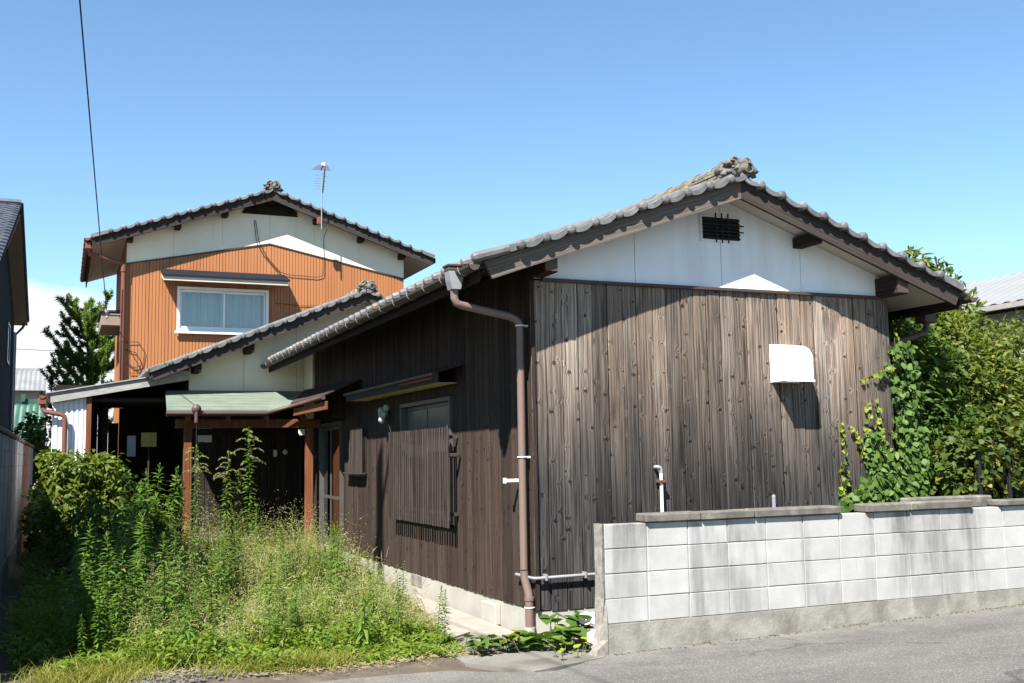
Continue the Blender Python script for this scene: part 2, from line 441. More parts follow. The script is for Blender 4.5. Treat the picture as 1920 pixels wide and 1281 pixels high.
M_pipe_grey = surf('grey_pvc', (0.27, 0.275, 0.29), (0.21, 0.215, 0.23), (3, 3, 3), rough=0.45, k=0.8)
M_gutter = surf('weathered_brown_gutter', (0.105, 0.083, 0.066), (0.07, 0.054, 0.044), (5, 5, 5), rough=0.6)
M_whitemetal = surf('white_enamel', (0.82, 0.82, 0.82), (0.78, 0.78, 0.78), rough=0.35, spec=0.5, k=1)
M_alu = surf('white_aluminium_sash', (0.74, 0.75, 0.76), (0.68, 0.69, 0.70), rough=0.35, spec=0.5, k=0.95)
M_brownalu = surf('bronze_aluminium', (0.11, 0.10, 0.095), (0.09, 0.082, 0.078), rough=0.4, spec=0.4)
M_black = surf('black_iron', (0.018, 0.017, 0.017), (0.012, 0.012, 0.012), rough=0.6)
M_rust = surf('rusty_iron', (0.16, 0.075, 0.045), (0.09, 0.045, 0.03), (30, 30, 30), rough=0.9)
M_cable = surf('black_cable', (0.02, 0.02, 0.022), (0.015, 0.015, 0.015), rough=0.6)
M_corr = surf('white_corrugated_sheet', (0.74, 0.74, 0.78), (0.66, 0.66, 0.70), (2, 2, 1), rough=0.55, k=0.85)
M_fascia = surf('grey_weathered_fascia', (0.42, 0.41, 0.38), (0.29, 0.28, 0.26), (8, 8, 20), rough=0.9, bump=0.4)
M_dark = surf('dark_interior', (0.016, 0.013, 0.011), (0.011, 0.009, 0.008), rough=0.9)
M_curtain = surf('white_curtain', (0.80, 0.78, 0.74), (0.62, 0.61, 0.58), (9, 9, 0.3), rough=0.9, k=0.9)
M_glass = glassm('window_glass', (0.88, 0.90, 0.90), fac=0.03)
M_darkglass = glassm('smoked_glass', (0.42, 0.5, 0.48), fac=0.06)
M_tealglass = glassm('greenish_glass', (0.45, 0.62, 0.58), fac=0.1)
M_frost = surf('frosted_pane', (0.13, 0.135, 0.125), (0.10, 0.105, 0.10), (2, 2, 2), rough=0.25, spec=0.5)
M_navy = surf('dark_blue_siding', (0.022, 0.024, 0.032), (0.018, 0.02, 0.027), rough=0.9, spec=0.03)
M_beige = surf('beige_soffit', (0.40, 0.36, 0.29), (0.36, 0.32, 0.26), rough=0.8)
M_yellow = surf('dull_yellow_board', (0.42, 0.33, 0.10), (0.36, 0.28, 0.08), rough=0.7)
M_bark = surf('bark', (0.13, 0.095, 0.07), (0.07, 0.05, 0.038), (30, 30, 6), rough=1, bump=1.0)
M_soil = surf('yard_soil', (0.14, 0.115, 0.085), (0.075, 0.06, 0.045), (6, 6, 6), rough=1, bump=0.8, bsc=40)
M_ballw = surf('white_plastic_ball', (0.42, 0.42, 0.39), (0.34, 0.34, 0.31), rough=0.5)

def block_material():
    n = NT('grey_concrete_block')
    p = n.pos(); x = n.xyz(p); r = n.rnd()
    base = n.mix(n.mr(n.noise(n.vmul(p, (5, 5, 5)), 1, 6, 0.6), 0.3, 0.7), (0.352, 0.348, 0.338), (0.29, 0.286, 0.277))
    sp = n.vadd(n.vec(n.math('MULTIPLY', x[0], 2.1), n.math('MULTIPLY', x[1], 2.1), n.math('MULTIPLY', x[2], 0.5)), n.vmul(n.vec(r, r, r), (0.22, 0, 0.2)))
    s1 = n.mr(n.noise(sp, 1, 5, 0.62), 0.465, 0.65)
    fine = n.noise(n.vec(n.math('MULTIPLY', x[0], 30), n.math('MULTIPLY', x[1], 30), n.math('MULTIPLY', x[2], 2.5)), 1, 4)
    s1 = n.math('MULTIPLY', s1, n.mr(fine, 0.3, 0.7, 0.45, 1.0))
    band = n.noise(n.vec(n.math('MULTIPLY', x[0], 1.9), n.math('MULTIPLY', x[1], 1.9), n.math('MULTIPLY', x[2], 0.16)), 1, 5, 0.65)
    band = n.math('MULTIPLY', n.mr(band, 0.53, 0.64), n.mr(fine, 0.25, 0.6, 0.4, 1.0))
    base = n.mix(n.math('MULTIPLY', band, 0.62), base, (0.10, 0.10, 0.103))
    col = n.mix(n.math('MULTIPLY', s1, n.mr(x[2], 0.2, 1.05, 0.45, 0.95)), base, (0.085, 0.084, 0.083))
    col = n.mix(n.math('MULTIPLY', n.mr(fine, 0.60, 0.75), n.mr(n.noise(n.vmul(p, (3, 3, 1)), 1, 3), 0.55, 0.7)), col, (0.42, 0.42, 0.412))
    col = n.scale(col, n.mr(r, 0, 1, 0.93, 1.04))
    por = n.noise(p, 170, 3, 0.7)
    return n.done(n.bsdf(n.scale(col, n.mr(por, 0.25, 0.5, 0.8, 1.0)), 0.95, n.bump(por, 0.003, 0.6), 0.15))
M_block = block_material()

def asphalt_material():
    n = NT('worn_asphalt')
    p = n.pos()
    g = n.noise(p, 140, 4, 0.75); b = n.noise(n.vmul(p, (0.7, 1.6, 1)), 1, 5, 0.6)
    v = n.t.nodes.new('ShaderNodeTexVoronoi'); n.put(v.inputs['Vector'], p); v.inputs['Scale'].default_value = 95
    col = n.mix(n.mr(g, 0.32, 0.68), (0.058, 0.056, 0.053), (0.128, 0.124, 0.118))
    col = n.mix(n.mr(n.xyz(v.outputs['Color'])[0], 0.80, 1.05), col, (0.185, 0.18, 0.17))
    col = n.scale(col, n.mr(b, 0.3, 0.7, 0.78, 1.25))
    vc = n.t.nodes.new('ShaderNodeTexVoronoi'); vc.feature = 'DISTANCE_TO_EDGE'; vc.inputs['Scale'].default_value = 0.55
    n.put(vc.inputs['Vector'], n.vadd(p, n.vmul(n.vec(n.noise(p, 3.0, 4), n.noise(n.vadd(p, (9, 4, 0)), 3.0, 4), 0.0), (.5, .5, 0))))
    ck = n.math('MULTIPLY', n.mr(vc.outputs['Distance'], 0.004, 0.012, 1, 0), n.mr(n.noise(p, 0.6, 2), 0.5, 0.6))
    col = n.scale(col, n.math('SUBTRACT', 1.0, n.math('MULTIPLY', ck, 0.35)))
    edge = n.math('MULTIPLY', n.mr(n.xyz(p)[1], 7.0, 7.75), n.mr(n.noise(p, 4.0, 5, 0.7), 0.35, 0.65))
    col = n.mix(n.math('MULTIPLY', edge, 0.5), col, (0.18, 0.168, 0.147))
    h = n.math('ADD', n.math('MULTIPLY', v.outputs['Distance'], -0.6), g)
    return n.done(n.bsdf(col, 0.92, n.bump(h, 0.006, 0.8), 0.15))
M_asph = asphalt_material()
M_slab = surf('old_concrete_slab', (0.24, 0.225, 0.20), (0.16, 0.15, 0.135), (3, 3, 3), rough=0.95, bump=0.9, bsc=80, c3=(0.12, 0.112, 0.10), sc3=(1.6, 2.4, 1), t3=(0.52, 0.7))
M_apron = surf('pale_sandy_concrete', (0.40, 0.36, 0.31), (0.30, 0.27, 0.235), (5, 5, 5), rough=0.95, bump=0.6, bsc=90)

# ------------------------------------------------------------------ ground, road, slab
def ss(a, b, x):
    t = min(1, max(0, (x-a)/(b-a))); return t*t*(3-2*t)
def road_z(x):
    return -0.004 + 0.0195*max(0.0, min(x, 24) - 3.9)
def sheet(name, xs, ys, zf, m, kind='structure'):
    v = [(x, y, zf(x, y)) for y in ys for x in xs]; nx = len(xs)
    f = [(j*nx+i, j*nx+i+1, (j+1)*nx+i+1, (j+1)*nx+i) for j in range(len(ys)-1) for i in range(nx-1)]
    mb = MB().add(v, f)
    o = mb.part(name, m, None, True); o['kind'] = kind
    return o
sheet('ground', [-700, -60, -8, -0.6, 40, 700], [-200, -20, 60, 900], lambda x, y: -0.12, M_soil)
sheet('yard_soil', [-1.5 + 0.25*i for i in range(25)], [7.0 + 0.3*i for i in range(51)],
      lambda x, y: -0.03 + (0.042 - 0.025*ss(2.9, 3.1, x))*ss(7.9, 8.35, y) + (0.03*(1-ss(2.9, 3.1, x)))*math.sin(x*3.1+y*1.7)*math.cos(y*2.3) * ss(8.2, 9, y), M_soil)
# road front edge wanders a little; the road meets the footing of the block wall
rx = [-60, -20, -6] + [-2 + 0.25*i for i in range(60)] + [20, 30, 60]
def road_edge(x):
    if x > 4.05: return 7.80
    if x > 3.3: return 7.44 + 0.36*ss(3.5, 4.1, x)
    return 7.86 + 0.03*math.sin(x*4) - 0.42*ss(2.7, 3.3, x)
rv, rf = [], []
yy = [-6, 0, 4, 6, 7, 1.0]
for j, y in enumerate(yy):
    for x in rx:
        e = road_edge(x)
        rv.append((x, y if j < 5 else e, road_z(x) + (0.0 if j > 2 else -0.02)))
nx = len(rx)
for j in range(len(yy)-1):
    for i in range(nx-1): rf.append((j*nx+i, j*nx+i+1, (j+1)*nx+i+1, (j+1)*nx+i))
o = MB().add(rv, rf).part('road', M_asph, None, True); o['kind'] = 'structure'
# far side verge of the road behind the camera is left to the ground sheet
slab = MB().prism([(2.95, 8.02, -0.1), (3.32, 7.47, -0.1), (4.02, 7.70, -0.1), (4.3, 7.95, -0.1), (4.3, 8.72, -0.1), (3.86, 8.72, -0.1), (3.5, 9.3, -0.1), (3.05, 8.9, -0.1)], (0, 0, 0.1025))
o = slab.part('concrete_slab', M_slab); o['kind'] = 'structure'
o = MB().prism([(3.05, 8.95, -0.1), (3.5, 9.32, -0.1), (3.86, 8.78, -0.1), (3.89, 17.6, -0.1), (3.2, 17.6, -0.1), (3.15, 12, -0.1)], (0, 0, 0.1125)).part('path', M_apron)
o['kind'] = 'structure'
o = MB().box(8.6, 16, 8.1, 14, -0.1, 0.16).part('garden_soil', M_soil); o['kind'] = 'structure'

# ------------------------------------------------------------------ tile pieces shared by the roofs
def verge_tile_mesh(side, pitch, name):
    """gable-edge tile seen from the front: roll with a round end at the low side, a drooping sleeve up-slope.
    local x runs up the slope (to the right for side=+1, mirrored for -1), y into the roof, z up"""
    mb = MB(); s = side
    r = 0.046; L = pitch
    # sleeve front: crescent plate, 26 mm thick
    top = []; bot = []
    x0, x1 = 0.055, L + 0.012
    for i in range(9):
        t = i/8; x = x0 + (x1-x0)*t
        top.append((x, 0.012 + 0.030*t - 0.018*math.sin(math.pi*t)))
        bot.append((x, -0.014 + 0.022*t - 0.036*math.sin(math.pi*min(1, t*1.02))**0.8))
    poly = [(s*x, 0.0, z) for x, z in top] + [(s*x, 0.0, z) for x, z in bot[::-1]]
    mb.prism(poly, (0, 0.026, 0))
    # body of the tile behind the sleeve
    prof_t = [(s*x, 0.026, z) for x, z in top]; prof_b = [(s*x, 0.026, z-0.02) for x, z in top]
    mb.prism(prof_t + prof_b[::-1], (0, 0.28, 0))
    # roll with a domed end
    c = (s*0.040, 0.004)
    pts = [(c[0], -0.030, c[1]), (c[0], -0.024, c[1]), (c[0], -0.010, c[1]), (c[0], 0.02, c[1]), (c[0], 0.30, c[1]+0.0)]
    mb.tube(pts, [0.018, 0.034, 0.044, r, r], 10)
    return mb.mesh(name, M_tile, False)
def eave_tile_mesh(pitch):
    """eave tile: local x = up the slope (+x into the roof), y across"""
    mb = MB()
    mb.tube([(-0.034, 0, 0.030), (-0.028, 0, 0.030), (-0.012, 0, 0.030), (0.0, 0, 0.030), (0.32, 0, 0.030)], [0.014, 0.036, 0.044, 0.047, 0.043], 9)
    w = pitch
    pr = [(0.0, 0.04 + (w-0.08)*i/6, 0.006 - 0.028*math.sin(math.pi*i/6)) for i in range(7)]
    mb.prism(pr + [(p[0], p[1], p[2]-0.018 - (0.028*math.sin(math.pi*i/6))) for i, p in list(enumerate(pr))[::-1]], (0.022, 0, 0))
    mb.prism(pr + [(p[0], p[1], p[2]-0.016) for p in pr[::-1]], (0.32, 0, 0))
    return mb.mesh('eave_tile', M_tile)
def ornament_mb(c, sc, seed):
    """ridge-end ornament: low face plate with wave scrolls, side curls and a short cylinder tile in front (faces -y)"""
    x, y, z = c; mb = MB()
    R = lambda k: k*sc
    st = random.getstate(); random.seed(seed)
    mb.ball((x, y+R(.12), z+R(.06)), R(.17), 14, 9, (1.15, .7, .85), .12)
    mb.ball((x-R(.02), y+R(.26), z+R(.10)), R(.14), 12, 8, (1.0, 1.2, .8), .14)
    mb.tube([(x+R(.06), y-R(.05), z+R(.07)), (x+R(.05), y-R(.035), z+R(.07)), (x, y+R(.16), z+R(.09))], [R(.045), R(.066), R(.07)], 12)
    mb.torus((x+R(.06), y-R(.05), z+R(.07)), R(.055), R(.014), 'y', n=16)
    for sx in (-1, 1):
        mb.torus((x+sx*R(.15), y+R(.06), z-R(.01)), R(.05), R(.030), 'y', (.5-.5*sx)*math.pi, (.5-.5*sx+sx*1.6)*math.pi, 7, 14, .35)
        mb.torus((x+sx*R(.08), y+R(.02), z+R(.15)), R(.04), R(.020), 'y', (.5-.5*sx)*math.pi, (.5-.5*sx+sx*1.5)*math.pi, 7, 12, .3)
    for i in range(95):
        a = random.uniform(-.1, math.pi+.1); r_ = random.uniform(.03, .20)
        mb.ball((x+R(r_*1.05)*math.cos(a), y+R(random.uniform(.02, .16)), z+R(r_*.95)*math.sin(a)+R(.0)), R(random.uniform(.022, .050)), 7, 5, (random.uniform(.7, 1.5), 1, random.uniform(.5, 1.0)), .28)
    random.setstate(st)
    return mb

def slope_m(x, y, z, ang):   # matrix: local x tilted by ang about y axis
    return T(x, y, z) @ Matrix.Rotation(-ang, 4, 'Y')

def gable_roof(root, cx, zpk, k, xl, xr, yf, yb, pitch=0.25, barge_h=0.165, barge_mats=(None, None), tile_over=0.052, ridge_h=0.2, n_cap=14, orn=1.0, thick=0.05, seed=1, right=True, bulk_tiles=True, soffits=None):
    """gable roof: barge boards whose top edges meet at (cx, zpk) and fall k per metre; yf front of the barge board"""
    ang = math.atan(k); ca = math.cos(ang)
    for side, xe, mat in ((-1, xl, barge_mats[0]), (1, xr, barge_mats[1])):
        L = abs(xe - cx)/ca
        # barge board in local coordinates along its slope so that the grain follows it
        mb = MB(); h = barge_h*ca
        e = 0.0 if side < 0 else 0.002
        mb.prism([(0, 0, 0), (L, 0, 0), (L - 0.02, 0, -h), (h*math.tan(ang), 0, -h)], (0, 0.035, 0))
        m = T(cx, yf + e, zpk) @ (Matrix.Rotation(ang, 4, 'Y') if side > 0 else (RZ(math.pi) @ Matrix.Rotation(ang, 4, 'Y')))
        if side < 0:
            m = T(cx, yf + 0.035, zpk) @ RZ(math.pi) @ Matrix.Rotation(ang, 4, 'Y')
        place(mb.mesh('bargeboard', mat), 'bargeboard', root, m)
        # thin dark batten on top of the barge board
        m2 = m @ T(0, 0 if side > 0 else 0, 0.0)
        b = MB().box(0.004, L + 0.02, -0.02 if side > 0 else 0.0, 0.03 if side > 0 else 0.055, 0.003, 0.028)
        place(b.mesh('batten', M_board_dark), 'batten', root, m2)
        # soffit sheet and roof body
        z = lambda x, d: zpk - k*abs(x - cx) + d
        sb = MB().prism([(cx, yf+0.05, z(cx, -0.075)), (xe, yf+0.05, z(xe, -0.075)), (xe, yf+0.05, z(xe, -0.055)), (cx, yf+0.05, z(cx, -0.055))], (0, yb - yf - 0.05, 0))
        sb.part('soffit', (soffits or (M_soffit, M_soffit))[0 if side < 0 else 1], root)
        xo = xe + side*0.05
        rb = MB().prism([(cx, yf+0.04, z(cx, -0.052)), (xo, yf+0.04, z(xo, -0.052)), (xo, yf+0.04, z(xo, 0.028)), (cx, yf+0.04, z(cx, 0.028))], (0, yb - yf - 0.06, 0))
        rb.part('roof_deck', M_board_dark, root)
        # rolls of the tile field
        if bulk_tiles:
            tf = MB(); y = yf + 0.32; 
            while y < yb - 0.1:
                xa = cx + side*0.1
                tf.tube([(xa, y, z(xa, 0.075)), (xo, y, z(xo, 0.06))], 0.048, 6)
                tf.add([(xa, y+.03, z(xa, .06)), (xo, y+.03, z(xo, .045)), (xo, y+.135, z(xo, .033)), (xa, y+.135, z(xa, .048)), (xo, y+.24, z(xo, .045)), (xa, y+.24, z(xa, .06))],
                       [(0, 1, 2, 3), (3, 2, 4, 5)] if side < 0 else [(3, 2, 1, 0), (5, 4, 2, 3)])
                y += 0.265
            tf.part('tile_field', M_tile, root, True, kind='stuff')
        # verge tiles one by one
        me = verge_tile_mesh(-side, pitch, 'verge_tile')
        # local x up-slope
        nT = int((L - 0.33)/pitch)
        for i in range(nT + 1):
            d = L - 0.30 - pitch*i
            if d < 0.12: break
            x = cx + side*d*ca; zz = zpk - k*d*ca + 0.045
            tilt = ang - 0.05 + random.uniform(-.012, .012)
            m = T(x, yf - tile_over + random.uniform(-.009, .009), zz + random.uniform(-.004, .004)) @ Matrix.Rotation(random.uniform(-.04, .04), 4, 'Z') @ Matrix.Rotation(tilt*(1 if side > 0 else -1), 4, 'Y')
            place(me, 'verge_tile', root, m)
        # long corner tile at the eave
        cb = MB().cbox(-0.30, 0.02, 0, 0.30, 0.0, 0.05, 0.01)
        cb.prism([(-0.30, -0.001, 0.02), (0.0, -0.001, 0.02), (0.0, -0.001, -0.02), (-0.30, -0.001, -0.035)], (0, 0.02, 0))
        d = L - 0.30
        m = T(cx + side*d*ca, yf - tile_over + 0.004, zpk - k*d*ca + 0.032) @ Matrix.Rotation((ang-0.03)*(1 if side > 0 else -1), 4, 'Y')
        if side > 0: m = m @ Matrix.Scale(-1, 4, (1, 0, 0))
        place(cb.mesh('corner_tile', M_tile), 'corner_tile', root, m)
    # ridge: courses of flat tiles under a row of round cap tiles
    zr = zpk + 0.03
    rd = MB()
    rdm = M_tile_lichen
    rd.box(cx-0.13, cx+0.13, yf+0.12, yb-0.05, zr-0.06, zr+0.035)
    rg = rd.part('ridge', rdm, root)
    nl = max(1, int(ridge_h/0.07))
    fl = MB().cbox(-0.115, 0.115, 0, 0.27, 0, 0.034, 0.009).mesh('flat_ridge_tile', rdm)
    for j in range(nl - 1):
        for i in range(n_cap if yf < 12 else 4):
            place(fl, 'flat_ridge_tile', rg, T(cx + random.uniform(-.008, .008), yf + 0.14 + i*0.285 + 0.1*(j % 2), zr + 0.038 + j*0.046) @ RZ(random.uniform(-.02, .02)) @ Matrix.Scale(1 - .12*j, 4, (1, 0, 0)))
    rb = MB().box(cx-0.10, cx+0.10, yf + 0.14 + n_cap*0.285, yb-0.05, zr+0.036, zr+0.036 + (nl-1)*0.046)
    rb.part('ridge_core', rdm, rg)
    cap = MB()
    prof = [(0.085*math.cos(a), 0, 0.075*math.sin(a)) for a in [math.pi*i/8 for i in range(9)]]
    cap.prism(prof, (0, 0.29, 0))
    prof = [(0.095*math.cos(a), 0.23, 0.086*math.sin(a)) for a in [math.pi*i/8 for i in range(9)]]
    cap.prism(prof, (0, 0.05, 0))
    cme = cap.mesh('ridge_tile', rdm)
    zc = zr + 0.036 + (nl-1)*0.046
    y = yf + 0.15; i = 0
    while y < yb - 0.35:
        place(cme, 'ridge_tile', rg, T(cx + random.uniform(-.006, .006), y, zc + random.uniform(-.005, .005)) @ RZ(random.uniform(-.02, .02)))
        y += 0.285; i += 1
    ornament_mb((cx, yf - 0.03, zr + 0.03), orn, seed).part('ridge_ornament', M_ornament, root, True)
M_ornament = surf('mossy_ornament_tile', (0.20, 0.19, 0.175), (0.085, 0.08, 0.075), (14, 14, 14), rough=0.95, bump=1.0, bsc=35, c3=(0.22, 0.17, 0.09), sc3=(9, 9, 9), t3=(0.57, 0.68))

def half_gutter(root, x, y0, y1, z, r, mat, side=-1, brackets=0.5, slope=0.0):
    mb = MB(); n = 8
    a = [math.pi + math.pi*i/n for i in range(n+1)]
    out = [(x + r*math.cos(t), y0, z + r*math.sin(t)) for t in a]
    inn = [(x + (r-.006)*math.cos(t), y0, z + (r-.006)*math.sin(t)) for t in a[::-1]]
    mb.prism(out + inn, (0, y1-y0, 0))
    g = mb.part('gutter', mat, root)
    cap = MB().prism(out, (0, 0.006, 0)); cap.part('end_cap', mat, g)
    if brackets:
        bm = MB()
        pts = [(r*1.06*math.cos(t), 0, r*1.06*math.sin(t)) for t in a[:6]]
        bm.tube([(-r*1.06, 0, 0.014)] + pts, 0.0042, 5)
        bme = bm.mesh('bracket', M_pipe_grey)
        y = y0 + 0.25
        while y < y1:
            place(bme, 'bracket', g, T(x, y, z)); y += brackets
    return g

# ================================================================== BARN (timber house by the street)
X0, X1, YF, YB = 3.92, 8.10, 8.75, 18.55
RX, RZK, RK = 6.01, 4.233, 0.352        # ridge x, barge-top height at ridge, slope
barn = thing('timber_house', 'single-storey house of weathered dark vertical boards with white gable, behind the grey block wall', 'house', (6.0, 13.0, 0))
zt = lambda x: RZK - RK*abs(x - RX)
gable_roof(barn, RX, RZK, RK, 3.32, 8.76, 8.38, YB, pitch=0.262, barge_h=0.17, barge_mats=(M_board_grey, M_board_dark), ridge_h=0.22, n_cap=16, orn=0.88, seed=3, soffits=(M_beam, M_soffit))
# foundation
MB().box(X0+0.008, X1-0.008, YF+0.008, 17.8, -0.1, 0.232).part('foundation', M_conc, barn)
# core of the building behind the boards (keeps it closed and dark)
core = MB()
core.prism([(X0+0.03, YF+0.03, 0.232), (X1-0.03, YF+0.03, 0.232), (X1-0.03, YF+0.03, zt(X1)-0.09), (RX, YF+0.03, zt(RX)-0.09), (X0+0.03, YF+0.03, zt(X0)-0.09)], (0, 2.1, 0))
core.prism([(X0+0.35, YF+2.15, 0.232), (X1-0.03, YF+2.15, 0.232), (X1-0.03, YF+2.15, zt(X1)-0.09), (RX, YF+2.15, zt(RX)-0.09), (X0+0.35, YF+2.15, zt(X0+0.35)-0.09)], (0, YB-YF-2.3, 0))
core.box(X0+0.03, X0+0.349, 12.78, 15.9, 0.232, 2.95)
core.box(X0+0.03, X0+0.349, 10.92, 12.779, 2.27, 2.95)
core.box(X0+0.03, X0+0.349, 10.92, 12.779, 0.232, 0.88)
core.box(X0+0.03, X0+0.349, 15.901, 18.5, 2.2, 2.95)
core.part('wall_core', M_dark, barn)
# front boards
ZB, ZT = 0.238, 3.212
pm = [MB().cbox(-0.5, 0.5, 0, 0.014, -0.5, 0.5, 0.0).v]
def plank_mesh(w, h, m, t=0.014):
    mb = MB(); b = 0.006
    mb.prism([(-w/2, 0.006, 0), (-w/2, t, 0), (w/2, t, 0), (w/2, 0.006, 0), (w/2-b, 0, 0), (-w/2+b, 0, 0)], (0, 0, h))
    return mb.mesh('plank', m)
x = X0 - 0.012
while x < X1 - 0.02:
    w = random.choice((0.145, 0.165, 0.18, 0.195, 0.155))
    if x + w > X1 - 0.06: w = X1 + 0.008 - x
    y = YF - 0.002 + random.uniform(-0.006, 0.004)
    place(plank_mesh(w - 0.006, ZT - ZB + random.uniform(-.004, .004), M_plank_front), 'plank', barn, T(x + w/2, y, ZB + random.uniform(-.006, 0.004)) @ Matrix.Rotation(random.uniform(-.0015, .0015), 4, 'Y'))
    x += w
# white gable boards with open joints
js = [X0 + 0.03, 5.02, 6.005, 6.975, X1 - 0.02]
for a, b in zip(js[:-1], js[1:]):
    a += 0.003; b -= 0.003
    top = [(a, YF+0.004, min(zt(a), 9) - 0.08)]
    poly = [(a, YF+0.004, 3.236), (b, YF+0.004, 3.236), (b, YF+0.004, zt(b) - 0.08)]
    poly += [(a, YF+0.004, zt(a) - 0.08)]
    MB().prism(poly, (0, 0.012, 0)).part('gable_panel', M_white, barn)
MB().cbox(X0+0.10, X1-0.1, YF-0.035, YF+0.01, 3.205, 3.237, 0.004).part('trim_strip', M_trimb, barn)
# purlins sticking out under the gable
for px, w, h in ((3.98, 0.13, 0.2), (5.0, 0, 0), (6.95, 0.12, 0.13), (8.02, 0.15, 0.22)):
    if w == 0: continue
    b = MB().cbox(px-w/2, px+w/2, 8.43, YF+0.02, zt(px)-0.08-h, zt(px)-0.10, 0.006)
    b.part('purlin', M_beam, barn)
    if px != 6.95: MB().box(px-w/2+0.006, px+w/2-0.006, 8.424, 8.43, zt(px)-0.07-h, zt(px)-0.105).part('purlin_end', M_pipe_dark, barn)
# gable vent
v = MB().cbox(5.765, 6.245, YF-0.012, YF+0.004, 3.70, 3.965, 0.003).part('gable_vent', M_white, barn)
MB().box(5.79, 6.222, YF-0.016, YF-0.0125, 3.722, 3.945).part('vent_shade_plate', M_dark, v)  # near-black plate on the solid panel, standing in for shade behind the louvres
for i in range(6):
    z = 3.732 + i*0.037
    MB().prism([(5.79, YF-0.018, z), (5.79, YF-0.032, z-0.004), (5.79, YF-0.034, z+0.006), (5.79, YF-0.018, z+0.022)], (0.432, 0, 0)).part('louvre', M_black, v)
for bx in (5.93, 6.0, 6.075):
    MB().tube([(bx, YF-0.042, 3.685), (bx, YF-0.042, 3.985)], 0.008, 6).part('bar', M_black, v)
for bz in (3.80, 3.865):
    MB().tube([(5.765, YF-0.054, bz), (6.25, YF-0.054, bz)], 0.007, 6).part('bar', M_black, v)
# vent hood: quarter-round cover
hp = [(YF-0.006, 2.675)] + [(YF - 0.02 - 0.235*math.sin(a)**0.8, 2.675 - 0.17*(1-math.cos(a))) for a in [math.pi/2*i/10 for i in range(1, 11)]] + [(YF-0.255, 2.305), (YF-0.006, 2.305)]
hood = MB()
hx0, hx1 = 6.545, 6.875
hood.prism([(hx0, y, z) for y, z in hp], (0.004, 0, 0)); hood.prism([(hx1-0.004, y, z) for y, z in hp], (0.004, 0, 0))
for (ya, za), (yb_, zb) in zip(hp[:-2], hp[1:-1]):
    hood.add([(hx0, ya, za), (hx1, ya, za), (hx1, yb_, zb), (hx0, yb_, zb)], [(0, 3, 2, 1)])
hood.box(hx0-.006, hx1+.006, YF-0.262, YF-0.247, 2.297, 2.315)
hood.box(hx0-.008, hx1+.008, YF-0.010, YF-0.0062, 2.30, 2.685)
h_ = hood.part('vent_hood', M_whitemetal, barn, False)
MB().box(hx0+.006, hx1-.006, YF-0.24, YF-0.02, 2.325, 2.33).part('hood_grille', M_black, h_)
# white riser pipe, stub and the horizontal conduit
p = MB().tube([(5.16, YF-0.02, 1.485), (5.16, YF-0.055, 1.485), (5.172, YF-0.06, 1.484), (5.19, YF-0.06, 1.478), (5.2, YF-0.06, 1.46), (5.2, YF-0.06, 1.43)], 0.019, 8).part('elbow_pipe', M_pipe_grey, barn, True)
MB().tube([(5.2, YF-0.06, 1.44), (5.2, YF-0.06, 0.1)], 0.0165, 8).part('pipe_riser', M_pipe_white, p, True)
MB().cbox(5.165, 5.235, YF-0.09, YF-0.01, 1.335, 1.365, 0.005).part('clamp', M_rust, p)
MB().tube([(6.48, YF-0.05, 0.2), (6.48, YF-0.05, 1.17)], 0.02, 8).ball((6.48, YF-0.05, 1.17), 0.021, 8, 5).part('stub_pipe', M_pipe_grey, barn, True)
c = MB().tube([(X0-0.045, YF+0.35, 0.53), (X0-0.045, YF-0.01, 0.53), (X0-0.038, YF-0.04, 0.53), (X0-0.01, YF-0.05, 0.53), (4.6, YF-0.05, 0.535), (4.75, YF-0.05, 0.535)], 0.015, 8).part('conduit', M_pipe_grey, barn, True)
for cx_ in (3.99, 4.38):
    MB().cbox(cx_-0.01, cx_+0.01, YF-0.075, YF-0.004, 0.505, 0.56, 0.003).part('clip', M_pipe_grey, c)

# ---- left side wall boards (facing the yard)
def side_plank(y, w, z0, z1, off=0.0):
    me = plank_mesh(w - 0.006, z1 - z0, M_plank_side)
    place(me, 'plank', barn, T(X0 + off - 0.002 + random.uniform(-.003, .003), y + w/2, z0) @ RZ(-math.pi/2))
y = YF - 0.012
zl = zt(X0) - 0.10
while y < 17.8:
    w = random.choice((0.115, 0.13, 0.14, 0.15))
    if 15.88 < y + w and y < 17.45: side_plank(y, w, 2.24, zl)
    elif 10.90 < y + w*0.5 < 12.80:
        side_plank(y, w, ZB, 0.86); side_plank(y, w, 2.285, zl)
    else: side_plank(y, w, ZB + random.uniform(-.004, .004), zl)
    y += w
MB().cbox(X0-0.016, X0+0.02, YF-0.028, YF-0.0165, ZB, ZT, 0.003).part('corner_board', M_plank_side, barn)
# foundation vent and meter cover
MB().box(X0+0.003, X0+0.007, 12.05, 12.45, 0.09, 0.215).part('foundation_vent', M_foot, barn)
MB().cbox(X0-0.05, X0+0.007, 9.62, 10.0, 0.0, 0.19, 0.006).part('cover_box', M_conc, barn)

